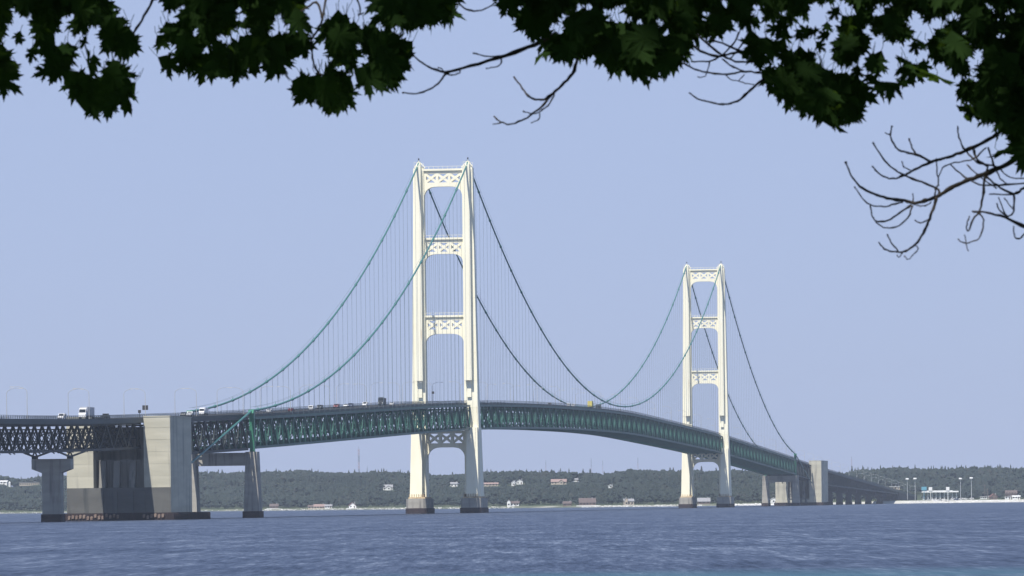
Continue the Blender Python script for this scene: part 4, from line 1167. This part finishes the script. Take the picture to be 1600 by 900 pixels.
POL = [
 ([(-60,-60),(165,-60),(160,22),(196,26),(206,40),(202,66),(190,72),(192,92),(212,118),(214,150),(196,160),(186,180),(140,186),(118,168),(108,130),(96,108),(84,114),(80,147),(56,135),(42,138),(20,160),(4,140),(-60,130)], 260, .8),
 ([(262,-60),(242,22),(240,46),(250,66),(240,88),(262,96),(280,120),(322,118),(333,135),(350,122),(398,130),(424,124),(452,112),(488,106),(490,78),(466,40),(462,-60)], 360, 1.1),
 ([(455,122),(449,178),(470,160),(492,160),(516,186),(540,172),(545,140),(560,112),(530,104),(500,114),(475,116)], 30, 1.5),
 ([(508,20),(532,10),(556,26),(578,32),(596,18),(604,-60),(700,-60),(716,26),(690,36),(664,52),(650,80),(630,100),(632,128),(622,160),(604,142),(588,148),(568,124),(545,112),(528,90),(505,82),(510,58)], 230, 1.0),
 ([(768,-60),(778,30),(800,22),(815,50),(838,72),(842,96),(866,106),(886,100),(905,84),(924,72),(944,102),(956,84),(968,104),(1000,116),(1040,122),(1062,112),(1084,88),(1088,62),(1160,66),(1168,78),(1182,98),(1192,138),(1216,150),(1250,158),(1252,178),(1276,188),(1302,194),(1332,200),(1348,182),(1352,158),(1370,166),(1372,136),(1398,122),(1408,142),(1432,136),(1470,118),(1490,118),(1486,160),(1506,166),(1514,198),(1536,196),(1538,222),(1560,244),(1582,250),(1592,266),(1700,280),(1700,-60)], 2000, 1.1),
]
for poly, cnt, dens in POL:
    xs_ = [p_[0] for p_ in poly]; ys_ = [p_[1] for p_ in poly]
    k = 0; tr_ = 0
    while k < cnt and tr_ < cnt*140:
        tr_ += 1
        x = rnd.uniform(min(xs_), max(xs_)); y = rnd.uniform(-55, max(ys_))
        gap = noise.noise(Vector((x*.045, y*.055, 4)))
        if gap > .34*dens-.02 and rnd.random() < .94: continue
        if not inside(poly, x, y): continue
        D = 14.6+rnd.uniform(-1.3,1.5)
        px_m = FPX/D
        size = rnd.uniform(.085,.135)
        ang = rnd.gauss(0, .75)       # swing from straight down
        tilt = rnd.gauss(0, .45)
        L = size*px_m*1.06*math.cos(tilt)
        tx, ty = x+math.sin(ang)*L, y+math.cos(ang)*L
        if not inside(poly, x+(tx-x)*.9, y+(ty-y)*.9): continue
        side = rnd.random() < .5
        if side and not inside(poly, x+(tx-x)*.5+L*.30*math.cos(ang), y+(ty-y)*.5-L*.30*math.sin(ang)): continue
        if side and not inside(poly, x+(tx-x)*.5-L*.30*math.cos(ang), y+(ty-y)*.5+L*.30*math.sin(ang)): continue
        ok = False
        for shrink in (1, .8, .62, .48):
            if not covers(x, y, ang, size*shrink*px_m, size*shrink*px_m*math.cos(tilt)): ok = True; break
        if not ok or (shrink < .7 and rnd.random() < .3): continue
        size *= shrink
        dirv = Vector((math.sin(ang)*math.cos(tilt), math.sin(tilt), -math.cos(ang)*math.cos(tilt)))
        nrm = Vector((rnd.gauss(0,.35), -1, rnd.gauss(.25,.35)))
        leaf(loc(at(x, y, D)), dirv, nrm, size, rnd.uniform(-.1,.5))
        petiole(loc(at(x, y, D)), dirv, size)
        k += 1
fo = link('foliage', mesh_np('foliage', FV, FF, M['leaf']), tree)
# the rest of the crown, above the picture and round the trunk: it shades the hanging leaves
HL = np.array([(0,.3),(0,0),(.3,.02),(.45,.35),(.28,.62),(0,1.05),(-.28,.62),(-.45,.35),(-.3,.02)], dtype=np.float32)
CF0 = np.array([(0,1+i,1+(i+1) % 8) for i in range(8)], dtype=np.int32)
CV = []; CF = []; coff = 0; k = 0; flat_leaf = np.array([(q_[0], q_[1]) for q_ in LV], dtype=np.float32)
while k < 34000:
    x = rnd.uniform(-7.5, 12); y = rnd.uniform(2.5, 25); z = rnd.uniform(6.0, 14.5)
    e = ((x-2.5)/9.5)**2+((y-13.5)/10.8)**2+((z-7.5)/6.6)**2
    if e > 1: continue
    if e < .35 and rnd.random() < .6: continue
    if z < EYE+.0978*y+.22 and abs(x) < .11*y+.5: continue
    if z < 6.2 and y < 12: continue
    if noise.noise(Vector((x*.55, y*.55, z*.7))) > .22 and z > 8: continue
    s_ = rnd.uniform(.15,.24)
    d_ = Vector((rnd.gauss(0,1), rnd.gauss(0,1), -abs(rnd.gauss(.6,.6)))).normalized()
    n_ = Vector((rnd.gauss(0,.7), rnd.gauss(0,.7), 1))
    X_ = d_.cross(n_).normalized()
    A_, B_ = (flat_leaf, LF) if z < 8.3 else (HL, CF0)
    if z < 8.3: s_ *= .8
    Z_ = X_.cross(d_)
    q = (np.outer(A_[:,0], np.array(X_))+np.outer(A_[:,1], np.array(d_))+np.outer(-.35*A_[:,0]**2-.2*(A_[:,1]-.3)**2, np.array(Z_)))*s_+np.array(loc((x,y,z)))
    CV.append(q.astype(np.float32)); CF.append(B_+coff); coff += len(A_); k += 1
link('crown', mesh_np('crown', CV, CF, M['leaf']), tree)

# ------------------------------------------------------------------ haze, sky, sun, camera
m = bpy.data.materials.new('haze_air'); m.use_nodes = True; nt = m.node_tree
nt.nodes.remove(nt.nodes['Principled BSDF'])
pv = N(nt, 'ShaderNodeVolumePrincipled'); pv.inputs['Color'].default_value = (.74,.84,1,1); pv.inputs['Density'].default_value = 4.5e-5; pv.inputs['Anisotropy'].default_value = .1
nt.links.new(pv.outputs[0], nt.nodes['Material Output'].inputs['Volume'])
hz = MB(); hz.box(-9100, 9100, -60, 8300, -6, 182)
tag(hz.build('haze', m), 'thin pale blue haze over the strait', 'haze', kind='stuff')

EL, AL = R(58.5), R(10.5)
sd = Vector((-math.sin(AL), -math.cos(AL), 0)); sd = Matrix.Rotation(-TH, 3, 'Z') @ sd
sdir = Vector((sd.x*math.cos(EL), sd.y*math.cos(EL), math.sin(EL)))
L = bpy.data.lights.new('sun', 'SUN'); L.energy = 4.9; L.angle = R(.53); L.color = (1, .955, .88)
lo = bpy.data.objects.new('sun', L); C.objects.link(lo); lo.rotation_euler = sdir.to_track_quat('Z', 'Y').to_euler()
w = bpy.data.worlds.new('World'); sc.world = w; w.use_nodes = True; nt = w.node_tree
sky = nt.nodes.new('ShaderNodeTexSky'); sky.sky_type = 'NISHITA'; sky.sun_disc = False
sky.sun_elevation = EL; sky.sun_rotation = math.atan2(sdir.x, sdir.y)
sky.air_density = 1.0; sky.dust_density = .3; sky.ozone_density = 6.0; sky.altitude = 200
bg = nt.nodes['Background']; bg.inputs['Strength'].default_value = .10
tc = N(nt, 'ShaderNodeTexCoord'); sx = N(nt, 'ShaderNodeSeparateXYZ'); nt.links.new(tc.outputs['Generated'], sx.inputs[0])
low = N(nt, 'ShaderNodeMapRange'); low.inputs['From Min'].default_value = .12; low.inputs['From Max'].default_value = .45
low.inputs['To Min'].default_value = .88; low.inputs['To Max'].default_value = 0
nt.links.new(sx.outputs['Z'], low.inputs['Value'])
mx = N(nt, 'ShaderNodeMix', data_type='RGBA'); nt.links.new(low.outputs[0], mx.inputs['Factor'])
nt.links.new(sky.outputs[0], mx.inputs['A']); mx.inputs['B'].default_value = (3.30,3.96,6.08,1)
nt.links.new(mx.outputs['Result'], bg.inputs['Color'])

cam = bpy.data.cameras.new('camera'); co = bpy.data.objects.new('camera', cam); C.objects.link(co); sc.camera = co
co.location = (0, 0, EYE); co.rotation_euler = (math.pi/2, ROLL, 0)
cam.sensor_width = 36; cam.lens = FPX/1600*36
cam.shift_x = -sr*(YH-450)/1600; cam.shift_y = cr*(YH-450)/1600
cam.clip_start = .5; cam.clip_end = 30000
cam.dof.use_dof = True; cam.dof.focus_distance = 2500; cam.dof.aperture_fstop = 34
vs_ = sc.view_settings
vs_.view_transform = 'Standard'; vs_.look = 'None'; vs_.gamma = 1; vs_.use_curve_mapping = False; vs_.exposure = 0.32
